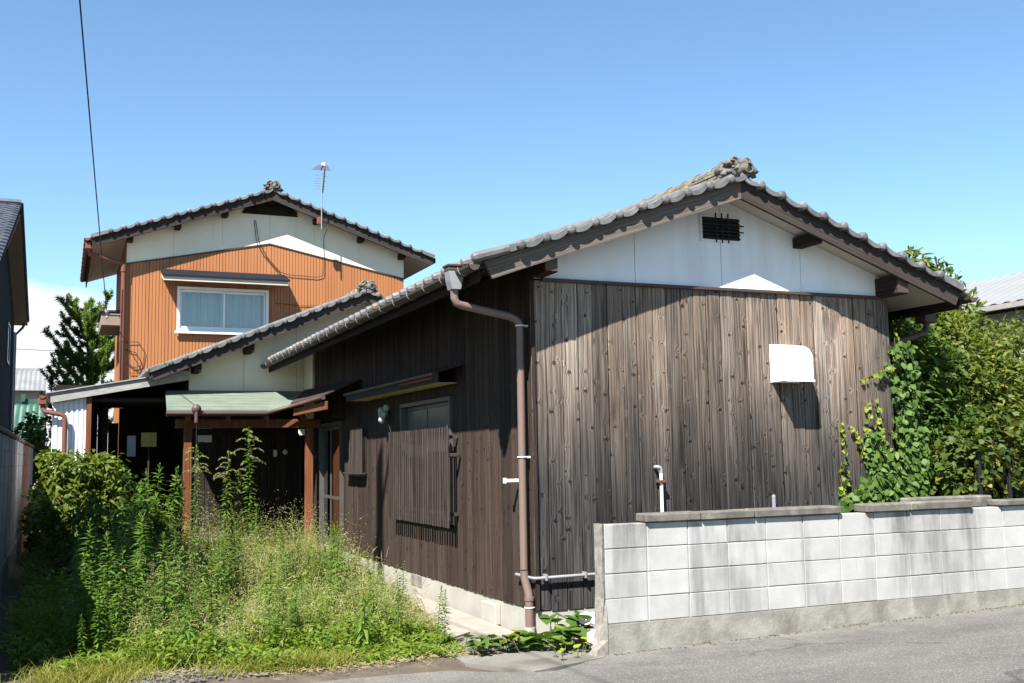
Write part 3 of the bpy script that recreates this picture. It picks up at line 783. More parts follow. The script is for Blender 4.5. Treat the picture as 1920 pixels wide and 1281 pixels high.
# window with sash, frame and slatted guard
w_ = MB()
for a in ((10.92, 12.78, 0.88, 0.92), (10.92, 12.78, 2.23, 2.275), (10.92, 10.96, 0.921, 2.229), (12.74, 12.78, 0.921, 2.229)):
    w_.box(X0-0.03, X0+0.10, a[0], a[1], a[2], a[3])
win = w_.part('side_window', M_brownalu, barn)
for i, (ya, yb_, xo) in enumerate(((10.965, 11.88, 0.02), (11.82, 12.735, 0.05))):
    sb = MB()
    for a in ((ya, yb_, 0.925, 0.97), (ya, yb_, 2.18, 2.225), (ya, ya+0.035, 0.971, 2.179), (yb_-0.035, yb_, 0.971, 2.179)):
        sb.box(X0+xo, X0+xo+0.025, a[0], a[1], a[2], a[3])
    s_ = sb.part('sash', M_brownalu, win)
    MB().box(X0+xo+0.008, X0+xo+0.014, ya+0.036, yb_-0.036, 0.972, 2.178).part('pane', M_frost, s_)
gd = MB()
for z in (0.99, 1.80):
    gd.cbox(X0-0.115, X0-0.09, 10.72, 12.93, z, z+0.04, 0.003)
for yy_ in (10.73, 12.88):
    gd.box(X0-0.112, X0-0.005, yy_, yy_+0.03, 0.985, 1.02); gd.box(X0-0.112, X0-0.005, yy_, yy_+0.03, 1.81, 1.845)
guard = gd.part('window_guard', M_slat, barn)
sm = MB().cbox(-0.012, 0.0, -0.020, 0.020, 0.86, 1.93, 0.002).mesh('slat', M_slat)
for i in range(27):
    place(sm, 'slat', guard, T(X0-0.116, 10.74 + i*0.084 + random.uniform(-.003, .003), random.uniform(-.004, .004)))
# metal pole and catch beside the guard
MB().tube([(X0-0.15, 10.66, 0.92), (X0-0.15, 10.66, 1.95)], 0.014, 8).part('guard_pole', M_slat, guard, True)
MB().cbox(X0-0.13, X0-0.02, 10.63, 10.68, 1.61, 1.65, 0.006).part('catch', M_slat, guard)
# narrow louvred box further along
lb = MB().box(X0-0.02, X0-0.006, 14.42, 15.38, 1.40, 2.03).part('louvre_box', M_darkwood, barn)
lm = MB().cbox(-0.012, 0.0, -0.017, 0.017, 1.41, 2.05, 0.002).mesh('louvre_slat', M_slat)
for i in range(15): place(lm, 'louvre_slat', lb, T(X0-0.075, 14.44 + i*0.066, 0))
MB().cbox(X0-0.11, X0-0.03, 14.40, 15.40, 1.385, 1.41, 0.003).part('sill_rail', M_slat, lb)

# awning over the window
aw = MB()
aw.prism([(X0-0.005, 10.52, 2.60), (3.63, 10.58, 2.515), (3.63, 10.58, 2.50), (X0-0.005, 10.52, 2.585)], (0, 3.95, 0))
awn = aw.part('awning', M_board_dark, barn)
MB().box(3.66, X0-0.006, 10.75, 14.45, 2.405, 2.412).part('awning_lining', M_ply, awn)
MB().cbox(3.635, 3.66, 10.60, 14.5, 2.40, 2.498, 0.004).part('awning_fascia', M_board_dark, awn)
MB().cbox(3.60, 3.632, 10.65, 14.52, 2.478, 2.512, 0.004).part('awning_gutter', M_pipe_dark, awn)
MB().cbox(3.615, 3.634, 10.7, 11.9, 2.44, 2.47, 0.003).part('edge_strip', M_post, awn)
# cluster of white floats hanging on a cord
fl = thing('float_cluster', 'cluster of dusty white balls hanging on a cord under the dark awning', 'ornament', (3.84, 13.25, 2.3))
for dx, dy, dz in ((0, 0, -.03), (-.02, .09, .02), (.0, -.09, .05), (-.03, .03, -.10), (.0, .15, -.02)):
    MB().ball((3.83+dx, 13.25+dy, 2.2+dz), 0.047, 10, 7, jit=.06).part('ball', M_ballw, fl, True)
MB().tube([(3.82, 13.25, 2.404), (3.83, 13.25, 2.2), (3.82, 12.9, 1.9), (3.82, 12.8, 1.6)], 0.006, 5).part('cord', M_cable, fl)

# eave tiles, gutters, rain heads, downpipes
em = eave_tile_mesh(0.265)
y = 8.34
while y < YB - 0.2:
    place(em, 'eave_tile', barn, T(3.23, y, zt(3.23) + 0.028 + random.uniform(-.004, .004)) @ RZ(random.uniform(-.02, .02)) @ Matrix.Rotation(-math.atan(RK) + 0.05, 4, 'Y'))
    y += 0.265
# same tiles on the far eave (mirrored)
y = 8.34
while y < 12:
    place(em, 'eave_tile', barn, T(8.88, y + 0.265, zt(8.88) + 0.028) @ RZ(math.pi) @ Matrix.Rotation(-math.atan(RK) + 0.05, 4, 'Y'))
    y += 0.265
gl = half_gutter(barn, 3.195, 8.30, 18.6, zt(3.23) - 0.012, 0.056, M_gutter)
gr = half_gutter(barn, 8.90, 8.34, 14.0, zt(8.9) - 0.005, 0.056, M_pipe_dark, 1)
fasc = MB().box(3.27, 3.295, 8.42, 18.5, zt(3.29)-0.16, zt(3.29)-0.055).part('eave_fascia', M_beam, barn)
MB().box(8.785, 8.81, 8.42, 18.5, zt(8.79)-0.16, zt(8.79)-0.055).part('eave_fascia', M_beam, barn)
# rain head
hd = MB(); ry = 8.70; rz_ = zt(3.19) - 0.06
hd.prism([(3.085, ry-.06, rz_+.06), (3.225, ry-.06, rz_+.06), (3.215, ry-.06, rz_-.02), (3.195, ry-.06, rz_-.10), (3.115, ry-.06, rz_-.10), (3.095, ry-.06, rz_-.02)], (0, .12, 0))
dp = hd.part('rain_head', M_pipe_grey, barn)
MB().cbox(3.08, 3.23, ry-.065, ry+.065, rz_+.065, rz_+.10, .004).cbox(3.07, 3.24, ry-.075, ry+.075, rz_+.10, rz_+.12, .004).part('rain_head_cap', M_gutter, dp)
MB().tube([(3.155, ry, rz_-.08), (3.155, ry, rz_-.17), (3.17, ry, rz_-.215), (3.22, ry, rz_-.235), (3.72, ry+.12, rz_-.30), (3.80, ry+.13, rz_-.325), (3.835, ry+.135, rz_-.36), (3.84, ry+.137, rz_-.42), (3.84, ry+.137, 0.60)], 0.036, 12).part('downpipe', M_pipe, dp, True)
MB().tube([(3.84, ry+.137, 0.59), (3.845, ry+.135, 0.52), (3.862, ry+.10, 0.40), (3.866, ry+.09, 0.34)], 0.038, 12).part('downpipe', M_pipe, dp, True)
MB().tube([(3.866, ry+.09, 0.355), (3.866, ry+.09, 0.07)], 0.040, 12).part('downpipe', M_pipe, dp, True)
MB().tube([(3.866, ry+.09, 0.36), (3.866, ry+.09, 0.33)], 0.046, 12).part('collar', M_pipe, dp, True)
MB().tube([(3.866, ry+.09, 0.10), (3.866, ry+.09, -0.02)], 0.05, 12).part('socket', M_conc, dp, True)
for z in (2.80, 1.60, 0.27):
    b = MB().torus((3.84 if z > .5 else 3.866, ry+.137 if z > .5 else ry+.09, z), 0.041, 0.006, 'z', 0, 2*math.pi, 5, 14)
    b.box(3.87, 3.925, ry+.13, ry+.145, z-.008, z+.008)
    b.part('pipe_band', M_pipe_white, dp)
MB().cbox(3.77, 3.92, 9.06, 9.10, 1.37, 1.40, 0.004).cbox(3.76, 3.775, 9.05, 9.11, 1.36, 1.41, 0.004).part('bracket_arm', M_pipe_white, dp)
# far side rain head and pipe
d2 = MB().cbox(8.82, 8.98, 8.95, 9.12, zt(8.9)-.2, zt(8.9)-.06, .01).part('rain_head', M_pipe_dark, barn)
MB().tube([(8.9, 9.03, zt(8.9)-.18), (8.9, 9.03, zt(8.9)-.26), (8.87, 9.03, zt(8.9)-.31), (8.2, 8.98, 2.72), (8.16, 8.98, 2.66), (8.16, 8.98, 0.2)], 0.036, 10).part('downpipe', M_pipe_dark, d2, True)
# side entrance: aluminium door in the yard wall
dr = MB()
for a in ((15.92, 17.42, 2.13, 2.18), (15.92, 15.97, 0.24, 2.129), (17.37, 17.42, 0.24, 2.129)):
    dr.box(X0-0.02, X0+0.08, *a)
door = dr.part('side_door', M_brownalu, barn)
for ya, yb_, xo in ((15.975, 16.70, 0.01), (16.66, 17.365, 0.045)):
    l = MB()
    for a in ((ya, yb_, 0.25, 0.33), (ya, yb_, 0.98, 1.03), (ya, yb_, 2.06, 2.12), (ya, ya+.04, .331, .979), (yb_-.04, yb_, .331, .979), (ya, ya+.04, 1.031, 2.059), (yb_-.04, yb_, 1.031, 2.059)):
        l.box(X0+xo, X0+xo+.028, *a)
    lf = l.part('door_leaf', M_brownalu, door)
    for z0, z1 in ((.332, .978), (1.032, 2.058)):
        MB().box(X0+xo+.01, X0+xo+.015, ya+.041, yb_-.041, z0, z1).part('pane', M_tealglass, lf)
MB().box(X0+0.12, X0+0.14, 15.9, 17.44, .24, 2.19).part('door_backing', M_dark, door)
# cream end wall of the entrance corner
MB().box(X0-0.02, X0+0.03, 17.86, 18.56, 2.3, zl+0.05).part('cream_panel', M_cream, barn)
MB().box(X0-0.03, X0+0.01, 17.815, 17.855, 2.55, zl+0.05).part('corner_post', M_soffit, barn)

# ================================================================== MAIN HOUSE with entrance porch
MX, MZK, MK = 4.92, 4.515, 0.405
house = thing('entrance_house', 'single-storey cream-walled house with green-roofed entrance porch, between timber house and orange house', 'house', (3.4, 19.5, 0))
mz = lambda x: MZK - MK*abs(x - MX)
gable_roof(house, MX, MZK, MK, 1.28, 8.2, 18.05, 22.4, pitch=0.25, barge_h=0.15, barge_mats=(M_board_dark, M_board_dark), ridge_h=0.17, n_cap=8, orn=0.85, seed=9)
YC = 18.60
for a, b in ((1.95, 2.86), (2.866, 3.77), (3.776, 4.7), (4.706, 7.6)):
    pts = [(a, YC, 2.60), (b, YC, 2.60), (b, YC, mz(b)-.08)] + ([(MX, YC, mz(MX)-.08)] if a < MX < b else []) + [(a, YC, mz(a)-.08)]
    MB().prism(pts, (0, .015, 0)).part('wall_panel', M_cream, house)
MB().box(1.96, 7.6, YC+.016, 22.2, 0.0, 3.2).part('wall_core', M_dark, house)
for px in (2.04, 2.9):
    MB().cbox(px-.06, px+.06, 18.1, YC-.001, mz(px)-.27, mz(px)-.10, .006).part('purlin', M_beam, house)
# low wall of dark boards and sliding door in the porch
xd = 1.96
dk = MB().box(1.96, 3.9, YC-.03, YC-.004, 2.15, 2.59).part('transom', M_dark, house)
MB().cbox(1.96, 3.9, YC-.07, YC-.031, 2.04, 2.15, .005).part('lintel', M_darkwood, house)
dmm = plank_mesh(0.088, 1.62, M_darkwood)
for i in range(21):
    place(dmm, 'door_board', house, T(2.0 + i*0.091, YC - 0.045 + (i % 2)*0.008, 0.42))
for x in (2.0, 2.62, 3.24, 3.84):
    MB().cbox(x-.02, x+.02, YC-.075, YC-.047, 0.42, 2.04, .004).part('stile', M_darkwood, house)
MB().cbox(1.96, 3.9, 18.25, YC-.03, 0.28, 0.42, .01).part('threshold', M_slat, house)
MB().cbox(2.10, 2.34, YC-.05, YC-.032, 1.92, 2.2, .01).part('notice_plate', M_soffit, house)
# porch posts, beam, roof
for px in (1.81, 3.72):
    MB().cbox(px-.06, px+.06, 17.24, 17.36, 0.0, 2.12, .006).part('porch_post', M_post, house)
MB().cbox(1.62, 3.9, 17.25, 17.35, 2.122, 2.262, .006).part('porch_beam', M_post, house)
for px in (1.8, 2.4, 3.0, 3.6):
    MB().prism([(px-.03, 17.08, 2.30), (px-.03, 18.55, 2.70), (px-.03, 18.55, 2.62), (px-.03, 17.08, 2.22)], (.06, 0, 0)).part('rafter', M_post, house)
g = MB()
P = [(1.47, 17.08, 2.385), (3.0, 17.08, 2.385), (3.39, 17.15, 2.50), (3.90, 18.58, 2.80), (1.57, 18.58, 2.80)]
g.prism([(x, y, z-.022) for x, y, z in P], (0, 0, .022))
pr = g.part('porch_roof', M_greenroof, house)
# rolled seams of the sheet
for i in range(9):
    a = i/9.0
    y0 = 17.12 + 1.4*i/9
MB().prism([(1.46, 17.062, 2.30), (3.0, 17.062, 2.30), (3.0, 17.062, 2.392), (1.46, 17.062, 2.392)], (0, .015, 0)).part('roof_fascia', M_trimb, pr)
MB().tube([(1.46, 17.03, 2.345), (2.98, 17.03, 2.345), (3.37, 17.10, 2.46), (3.37, 14.75, 2.475)], 0.035, 8).part('porch_gutter', M_pipe_dark, pr, True)
MB().ball((1.90, 17.0, 2.41), 0.075, 10, 7, (1, .8, 1)).tube([(1.90, 16.98, 2.40), (1.90, 16.98, 2.2)], .03, 8).part('gutter_outlet', M_pipe_dark, pr, True)
MB().tube([(1.905, 16.98, 2.2), (1.90, 17.0, 0.6)], .006, 5).part('rain_chain', M_cable, pr)
for i in range(7):
    y0 = 17.16 + i*0.2; z0 = 2.385 + (y0-17.08)*.2765
    x1 = 3.0 + .42*min(1, (y0-17.08)/1.5) 
    MB().box(1.50+.01*i, x1, y0, y0+.012, z0+.0005, z0+.006).part('seam', M_greenroof, pr)
# pent roof running along the timber house over its side door
s = MB().prism([(3.38, 17.12, 2.50), (3.385, 14.72, 2.50), (3.895, 14.72, 2.72), (3.895, 18.5, 2.80)], (0, 0, .018)).part('pent_roof', M_board_dark, house)
MB().cbox(3.40, 3.44, 14.75, 17.0, 2.30, 2.42, .005).part('pent_fascia', M_post, s)
MB().cbox(3.54, 3.64, 17.255, 17.30, 2.02, 2.10, .01).box(3.55, 3.63, 17.22, 17.254, 2.0, 2.09).part('porch_lamp', M_soffit, house)
# meter and bell beside the door
MB().cbox(3.36, 3.42, YC-.14, YC-.08, 1.66, 1.78, .01).part('door_bell', M_soffit, house)
MB().ball((3.56, YC-.12, 1.74), .045, 8, 6).part('round_lamp', M_soffit, house, True)
# left side wall of the house under the lean-to
MB().box(1.93, 1.958, YC+.02, 21.3, 0, 3.0).part('side_wall', M_darkwood, house)

# ================================================================== TWO-STOREY ORANGE HOUSE
OX, OZK, OK_ = 3.79, 6.985, 0.347
oh = thing('orange_house', 'two-storey house with orange ribbed siding, cream gable and grey tiled roof', 'house', (3.8, 25, 0))
oz = lambda x: OZK - OK_*abs(x - OX)
OXL, OXR, OY, OYB = 1.05, 6.63, 21.45, 26.0
gable_roof(oh, OX, OZK, OK_, 0.42, 7.20, 21.10, OYB, pitch=0.25, barge_h=0.17, barge_mats=(M_board_dark, M_board_dark), ridge_h=0.17, n_cap=6, orn=0.85, seed=21)
tr = lambda x: 5.985 - 0.205*abs(x - OX)        # line between cream gable and orange siding
# ribbed siding: one sheet with real grooves
def ribbed(x0, x1, y, zb, ztop, m, pitch=0.062, d=0.010, ax='x'):
    prof = []; u = x0; n = 0
    while u < x1:
        for du, dd in ((0, 0), (pitch*.80, 0), (pitch*.84, d), (pitch*.96, d)):
            if u + du < x1: prof.append((u+du, dd*(1.8 if n % 6 == 0 else 1)))
        u += pitch; n += 1
    prof.append((x1, 0))
    vs = []; fs = []
    for p, dd in prof:
        q = (p, y+dd) if ax == 'x' else (y+dd, p)
        vs += [(q[0], q[1], zb), (q[0], q[1], ztop(p))]
    for i in range(len(prof)-1):
        f = (2*i, 2*i+2, 2*i+3, 2*i+1)
        fs.append(f if ax == 'x' else f[::-1])
    return MB().add(vs, fs)
ribbed(OXL, 2.0, OY, 2.2, tr, M_orange).part('siding', M_orange, oh)
ribbed(2.0, 3.77, OY, 2.2, lambda x: 4.13, M_orange).part('siding', M_orange, oh)
ribbed(2.0, 3.77, OY, 5.02, tr, M_orange).part('siding', M_orange, oh)
ribbed(3.77, OXR, OY, 2.2, tr, M_orange).part('siding', M_orange, oh)
ribbed(OY, OYB-.4, OXL, 0.0, lambda x: oz(OXL)-.09, M_orange, ax='y').part('side_siding', M_orange, oh)
MB().box(OXL+.03, OXR-.03, OY+.32, OYB-.4, 0.0, 5.0).box(OXL+.03, 1.99, OY+.02, OY+.319, 0, 5.0).box(3.78, OXR-.03, OY+.02, OY+.319, 0, 5.0).box(1.991, 3.779, OY+.02, OY+.319, 0, 4.1).part('wall_core', M_dark, oh)
gj = [OXL, 1.92, 2.85, 3.79, 4.71, 5.65, OXR]
for a, b in zip(gj[:-1], gj[1:]):
    a2, b2 = a+.002, b-.002
    MB().prism([(a2, OY-.004, tr(a2)+.012), (b2, OY-.004, tr(b2)+.012), (b2, OY-.004, oz(b2)-.08), (a2, OY-.004, oz(a2)-.08)], (0, .014, 0)).part('gable_panel', M_cream, oh)
for xa in (OXL, OX):
    xb = OX if xa == OXL else OXR
    MB().prism([(xa, OY-.018, tr(xa)-.012), (xb, OY-.018, tr(xb)-.012), (xb, OY-.018, tr(xb)+.014), (xa, OY-.018, tr(xa)+.014)], (0, .02, 0)).part('trim_strip', M_trimb, oh)
# louvred triangle under the ridge
tv = MB().prism([(3.22, OY-.02, 6.58), (4.36, OY-.02, 6.58), (4.28, OY-.02, oz(4.28)-.085), (OX, OY-.02, oz(OX)-.085), (3.3, OY-.02, oz(3.3)-.085)], (0, .014, 0)).part('gable_louvre', M_darkwood, oh)
for i in range(17):
    xx = 3.27 + i*0.065
    MB().box(xx, xx+.028, OY-.034, OY-.0205, 6.59, min(oz(xx), oz(xx+.03))-.09).part('louvre_slat', M_beam, tv)
for px in (1.10, 1.98, 2.88, OX, 4.72, 5.66, 6.55):
    MB().cbox(px-.055, px+.055, 21.20, OY-.005, oz(px)-.22, oz(px)-.10, .006).part('purlin', M_beam, oh)
# window
w2 = MB()
for a in ((2.0, 3.77, 4.13, 4.18), (2.0, 3.77, 4.97, 5.02), (2.0, 2.045, 4.181, 4.969), (3.725, 3.77, 4.181, 4.969)):
    w2.box(a[0], a[1], OY-.05, OY+.1, a[2], a[3])
w2.cbox(1.96, 3.81, OY-.09, OY-.0505, 4.09, 4.135, .004)
ow = w2.part('upper_window', M_alu, oh)
for xa, xb, yo in ((2.05, 2.92, -.005), (2.85, 3.72, .035)):
    l = MB()
    for a in ((xa, xb, 4.185, 4.24), (xa, xb, 4.92, 4.965), (xa, xa+.035, 4.241, 4.919), (xb-.035, xb, 4.241, 4.919)):
        l.box(a[0], a[1], OY+yo, OY+yo+.028, a[2], a[3])
    sh = l.part('sash', M_alu, ow)
    MB().box(xa+.036, xb-.036, OY+yo+.01, OY+yo+.014, 4.242, 4.918).part('pane', M_glass, sh)
cv = []; cf = []
n = 90
for i in range(n+1):
    xx = 2.03 + 1.7*i/n
    yy_ = OY + .15 + .035*math.sin(i*.95) + .018*math.sin(i*.37)
    cv += [(xx, yy_, 4.15), (xx, yy_, 5.0)]
for i in range(n): cf.append((2*i, 2*i+2, 2*i+3, 2*i+1))
MB().add(cv, cf).part('curtain', M_curtain, ow, True)
# hood over the window
hd = MB().prism([(1.70, OY-.004, 5.33), (1.70, OY-.60, 5.135), (1.70, OY-.60, 5.045), (1.70, OY-.57, 5.04), (1.70, OY-.004, 5.20)], (2.36, 0, 0)).part('window_hood', M_soffit, oh)
MB().prism([(1.67, OY-.004, 5.36), (1.67, OY-.63, 5.152), (1.67, OY-.63, 5.118), (1.67, OY-.004, 5.332)], (2.42, 0, 0)).part('hood_cover', M_navy, hd)
# gutters and downpipe on the left
half_gutter(oh, 0.33, 21.0, OYB, oz(.36)-.0, .055, M_pipe_red)
MB().box(0.40, 0.425, 21.04, OYB, oz(.41)-.19, oz(.41)-.055).part('eave_fascia', M_darkwood, oh)
pd = MB().tube([(0.36, 21.12, 5.62), (0.38, 21.15, 5.52), (0.93, 21.36, 5.42), (0.99, 21.37, 5.38), (1.0, 21.37, 5.3), (1.0, 21.37, 2.7)], 0.045, 10).part('downpipe', M_pipe_red, oh, True)
MB().tube([(1.0, 21.37, 5.40), (1.0, 21.37, 5.25)], .058, 10).tube([(1.0, 21.37, 4.0), (1.0, 21.37, 3.9)], .053, 10).part('collar', M_pipe_red, pd, True)
MB().cbox(0.30, 0.44, 21.04, 21.2, 5.60, 5.72, .01).part('rain_head', M_pipe_red, pd)
# small boxed hood on the left side wall
MB().cbox(0.66, 1.045, 22.6, 24.4, 4.35, 4.62, .01).part('side_hood', surf('brown_side_hood_sheet', (.30, .24, .19), (.25, .2, .16)), oh)
MB().cbox(0.62, 1.045, 22.55, 24.45, 4.622, 4.66, .006).part('side_hood_cover', M_trimb, oh)
# meter cables on the front
for pts in ([(3.47, OY-.02, 6.45), (3.52, OY-.03, 6.0), (3.66, OY-.03, 5.75), (3.95, OY-.03, 5.42), (4.2, OY-.03, 5.36), (4.75, OY-.03, 5.34), (4.88, OY-.03, 5.38), (4.9, OY-.03, 5.5), (4.9, OY-.03, 6.2), (4.95, OY-.1, 6.35)],
            [(3.50, OY-.02, 6.45), (3.57, OY-.03, 6.0), (3.74, OY-.03, 5.7), (4.02, OY-.03, 5.39)],
            [(3.9, OY-.02, 4.77), (4.4, OY-.02, 4.74), (4.95, OY-.02, 4.76), (4.97, OY-.02, 4.55), (5.02, OY-.02, 4.3)],
            [(1.02, OY-.04, 3.9), (1.3, OY-.03, 3.9), (1.42, OY-.03, 3.7), (1.38, OY-.03, 3.45), (1.2, OY-.03, 3.4), (1.1, OY-.03, 3.5), (1.3, OY-.03, 3.35), (1.5, OY-.03, 3.2), (1.6, OY-.03, 3.0)],
            [(1.05, OY-.03, 3.75), (1.25, OY-.03, 3.7), (1.37, OY-.03, 3.5), (1.3, OY-.03, 3.3), (1.15, OY-.03, 3.3)],
            [(0.98, 21.32, 4.9), (0.97, 21.31, 4.0), (0.98, 21.32, 3.0)]):
    MB().tube(pts, 0.0065, 5).part('cable', M_cable if pts[0][0] != 3.9 else M_pipe_red, oh, True)
MB().tube([(0.70, 21.40, 4.42), (1.04, 21.44, 4.42)], .012, 6).ball((0.72, 21.40, 4.47), .04, 8, 6).ball((0.72, 21.40, 4.36), .03, 8, 6).part('cable_bracket', M_pipe_grey, oh)

# ================================================================== LEAN-TO SHED on the left
sh = thing('lean_to_shed', 'open lean-to shed with grey fascia and white corrugated end wall, left of the entrance porch', 'shed', (0.9, 19.5, 0))
YS = 18.28
srz = lambda x: 2.72 + 0.178*(x + 0.19)
MB().prism([(-.19, YS, srz(-.19)-.155), (1.92, YS, srz(1.92)-.14), (1.92, YS, srz(1.92)), (-.19, YS, srz(-.19))], (0, .025, 0)).part('fascia', M_fascia, sh)
MB().prism([(-.26, YS-.03, srz(-.26)+.002), (1.92, YS-.03, srz(1.92)+.002), (1.92, YS-.03, srz(1.92)+.02), (-.26, YS-.03, srz(-.26)+.02)], (0, 3.1, 0)).part('shed_roof', M_fascia, sh)
def corr(x0, x1, y, z0, z1, ax='x', pitch=.076, d=.018):
    vs, fs = [], []; n = int((x1-x0)/pitch*8)
    for i in range(n+1):
        u = x0 + (x1-x0)*i/n; o = d*.5*math.sin(2*math.pi*(u-x0)/pitch)
        q = (u, y+o) if ax == 'x' else (y+o, u)
        zt_ = z1(u) if callable(z1) else z1
        vs += [(q[0], q[1], z0), (q[0], q[1], zt_)]
    for i in range(n): fs.append((2*i, 2*i+2, 2*i+3, 2*i+1))
    return MB().add(vs, fs)
corr(-.15, .34, YS+.10, 0.0, lambda x: srz(x)-.03).part('corrugated_wall', M_corr, sh, True)
corr(YS+.1, 21.3, -.15, 0.0, srz(-.15)-.03, 'y').part('corrugated_wall', M_corr, sh, True)
MB().cbox(.345, .425, YS+.06, YS+.14, 0, srz(.38)-.15, .005).part('post', M_post, sh)
MB().cbox(.62, .70, YS+.9, YS+.98, 0, srz(.7)-.1, .005).part('post', M_beam, sh)
for yy_ in (YS+.08, YS+1.0, YS+2.0):
    MB().cbox(-.1, 1.9, yy_+.08, yy_+.14, 2.585, 2.655, .005).part('tie_beam', M_beam, sh)
# back wall of old boards with a gap
bm_ = plank_mesh(.18, 2.6, M_darkwood)
for i in range(11):
    x = -.05 + i*.185
    if i == 5:
        place(plank_mesh(.18, 2.34, M_darkwood), 'back_board', sh, T(x, 21.2, 0.0)); continue
    place(bm_, 'back_board', sh, T(x, 21.2, 0.02 + .02*(i % 3)))
MB().box(-.14, 1.94, 21.24, 21.25, 2.70, 3.05).part('back_strip', M_darkwood, sh)
MB().box(1.905, 1.925, YS+.35, 21.2, 0, 3.0).part('inner_wall', M_darkwood, sh)
half_gutter(sh, -.31, YS-.03, 21.3, srz(-.26)-.03, .055, M_pipe_red, brackets=0)
q = MB().cbox(-.37, -.24, YS-.02, YS+.12, srz(-.26)-.17, srz(-.26)-.07, .01).part('rain_head', M_pipe_red, sh)
MB().tube([(-.30, YS+.05, 2.56), (-.30, YS+.05, 2.48), (-.27, YS+.03, 2.43), (-.03, YS-.0, 2.38), (.02, YS-.0, 2.35), (.03, YS-.0, 2.28), (.03, YS-.0, .2)], .038, 10).part('downpipe', M_pipe_red, q, True)
sg = thing('sign_board', 'blank dull yellow board on a thin stake inside the dark lean-to', 'sign', (1.35, 18.9, 0))
MB().cbox(1.22, 1.47, 18.88, 18.895, 1.86, 2.10, .004).part('board', M_yellow, sg)
MB().cbox(1.335, 1.36, 18.896, 18.92, 0, 2.05, .003).part('stake', M_slat, sg)
MB().cbox(1.0, 1.14, 18.9, 18.93, 1.70, 2.05, .005).part('shelf_panel', M_pipe_grey, sh)
dr_ = thing('rain_barrel', 'grey upright drum standing in the shade of the lean-to', 'barrel', (.85, 19.0, 0))
MB().tube([(.85, 19.0, 0), (.85, 19.0, .9)], [.26, .26], 16).part('drum', M_pipe_grey, dr_, True)
MB().torus((.85, 19.0, .3), .263, .012, 'z', n=20).torus((.85, 19.0, .6), .263, .012, 'z', n=20).part('hoop', M_pipe_grey, dr_, True)

# ================================================================== BLOCK WALL along the street
bw = thing('block_wall', 'low grey concrete block wall with dark coping along the street, in front of the timber house', 'wall', (7, 7.85, 0))
BY, BT = 7.786, 0.115
BX0, BX1 = 4.10, 11.7
# footing, a little proud of the blocks, with rough broken end
ft = MB()
ft.prism([(BX0-.02, BY-.012, -.1), (BX1, BY-.012, -.1), (BX1, BY-.012, .238), (BX0, BY-.012, .238)], (0, BT+.03, 0))
ft.part('footing', M_foot, bw)
er = MB(); 
rs = random.Random(5)
pts = []
lv = [(-.02, .11), (.05, .09), (.12, .06), (.24, .035), (.45, .02), (.66, .024), (.85, .016), (1.045, .018)]
ring = []
for z, d in lv:
    ring.append([(BX0-d-rs.uniform(0, .012), BY-.008+rs.uniform(-.004, .004)-(.03 if z < .1 else 0), z), (BX0-d*1.1-rs.uniform(0, .012), BY+BT*.5, z), (BX0-d-rs.uniform(0, .012), BY+BT+.01, z), (BX0+.004, BY+BT-.004, z), (BX0+.004, BY+.004 if z > .24 else BY-.02, z)])
vs = [p for r in ring for p in r]; fs = []
for i in range(len(ring)-1):
    for j in range(5):
        fs.append((i*5+j, i*5+(j+1) % 5, (i+1)*5+(j+1) % 5, (i+1)*5+j))
fs.append((4, 3, 2, 1, 0)); k5 = 5*(len(ring)-1); fs.append(tuple(k5+i for i in range(5)))
er.add(vs, [f[::-1] for f in fs]).part('broken_end', M_rough, bw)
MB().box(BX0+.006, BX1, BY+.010, BY+BT-.006, .2385, 1.030).part('mortar', M_mortar, bw)
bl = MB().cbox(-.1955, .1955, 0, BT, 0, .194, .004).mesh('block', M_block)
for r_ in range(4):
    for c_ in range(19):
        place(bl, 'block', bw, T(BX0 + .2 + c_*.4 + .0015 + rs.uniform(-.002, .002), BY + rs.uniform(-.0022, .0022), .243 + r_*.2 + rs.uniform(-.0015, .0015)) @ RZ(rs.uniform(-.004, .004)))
def coping(xa, xb, z0, h, y0, y1):
    MB().cbox(xa, xb, y0, y1, z0, z0+h, .012, .003).part('coping_slab', M_cap, bw)
for xa, xb in ((4.48, 5.02), (5.026, 5.57), (5.576, 6.52)):
    coping(xa, xb, 1.041 + rs.uniform(0, .003), .072, BY-.035, BY+.145)
for xa, xb in ((6.80, 7.32), (7.326, 8.10)):
    coping(xa, xb, 1.041, .076, BY-.035, BY+.145)
coping(8.45, 9.05, 1.043, .06, BY-.03, BY+.145); coping(9.056, 9.7, 1.043, .06, BY-.03, BY+.145); coping(9.706, 11.0, 1.043, .06, BY-.03, BY+.145)
t_ = thing('timber_sleeper', 'weathered timber slab lying on the soil behind the wall beneath the ivy', 'plank', (8.0, 8.2, 1.0))
MB().cbox(7.72, 8.75, 8.12, 8.32, 1.02, 1.13, .012, .004).part('slab', M_cap, t_)
MB().box(7.7, 12.0, 7.95, 8.6, 0.1, 1.02).part('raised_bed', M_soil).__setitem__('kind', 'structure')

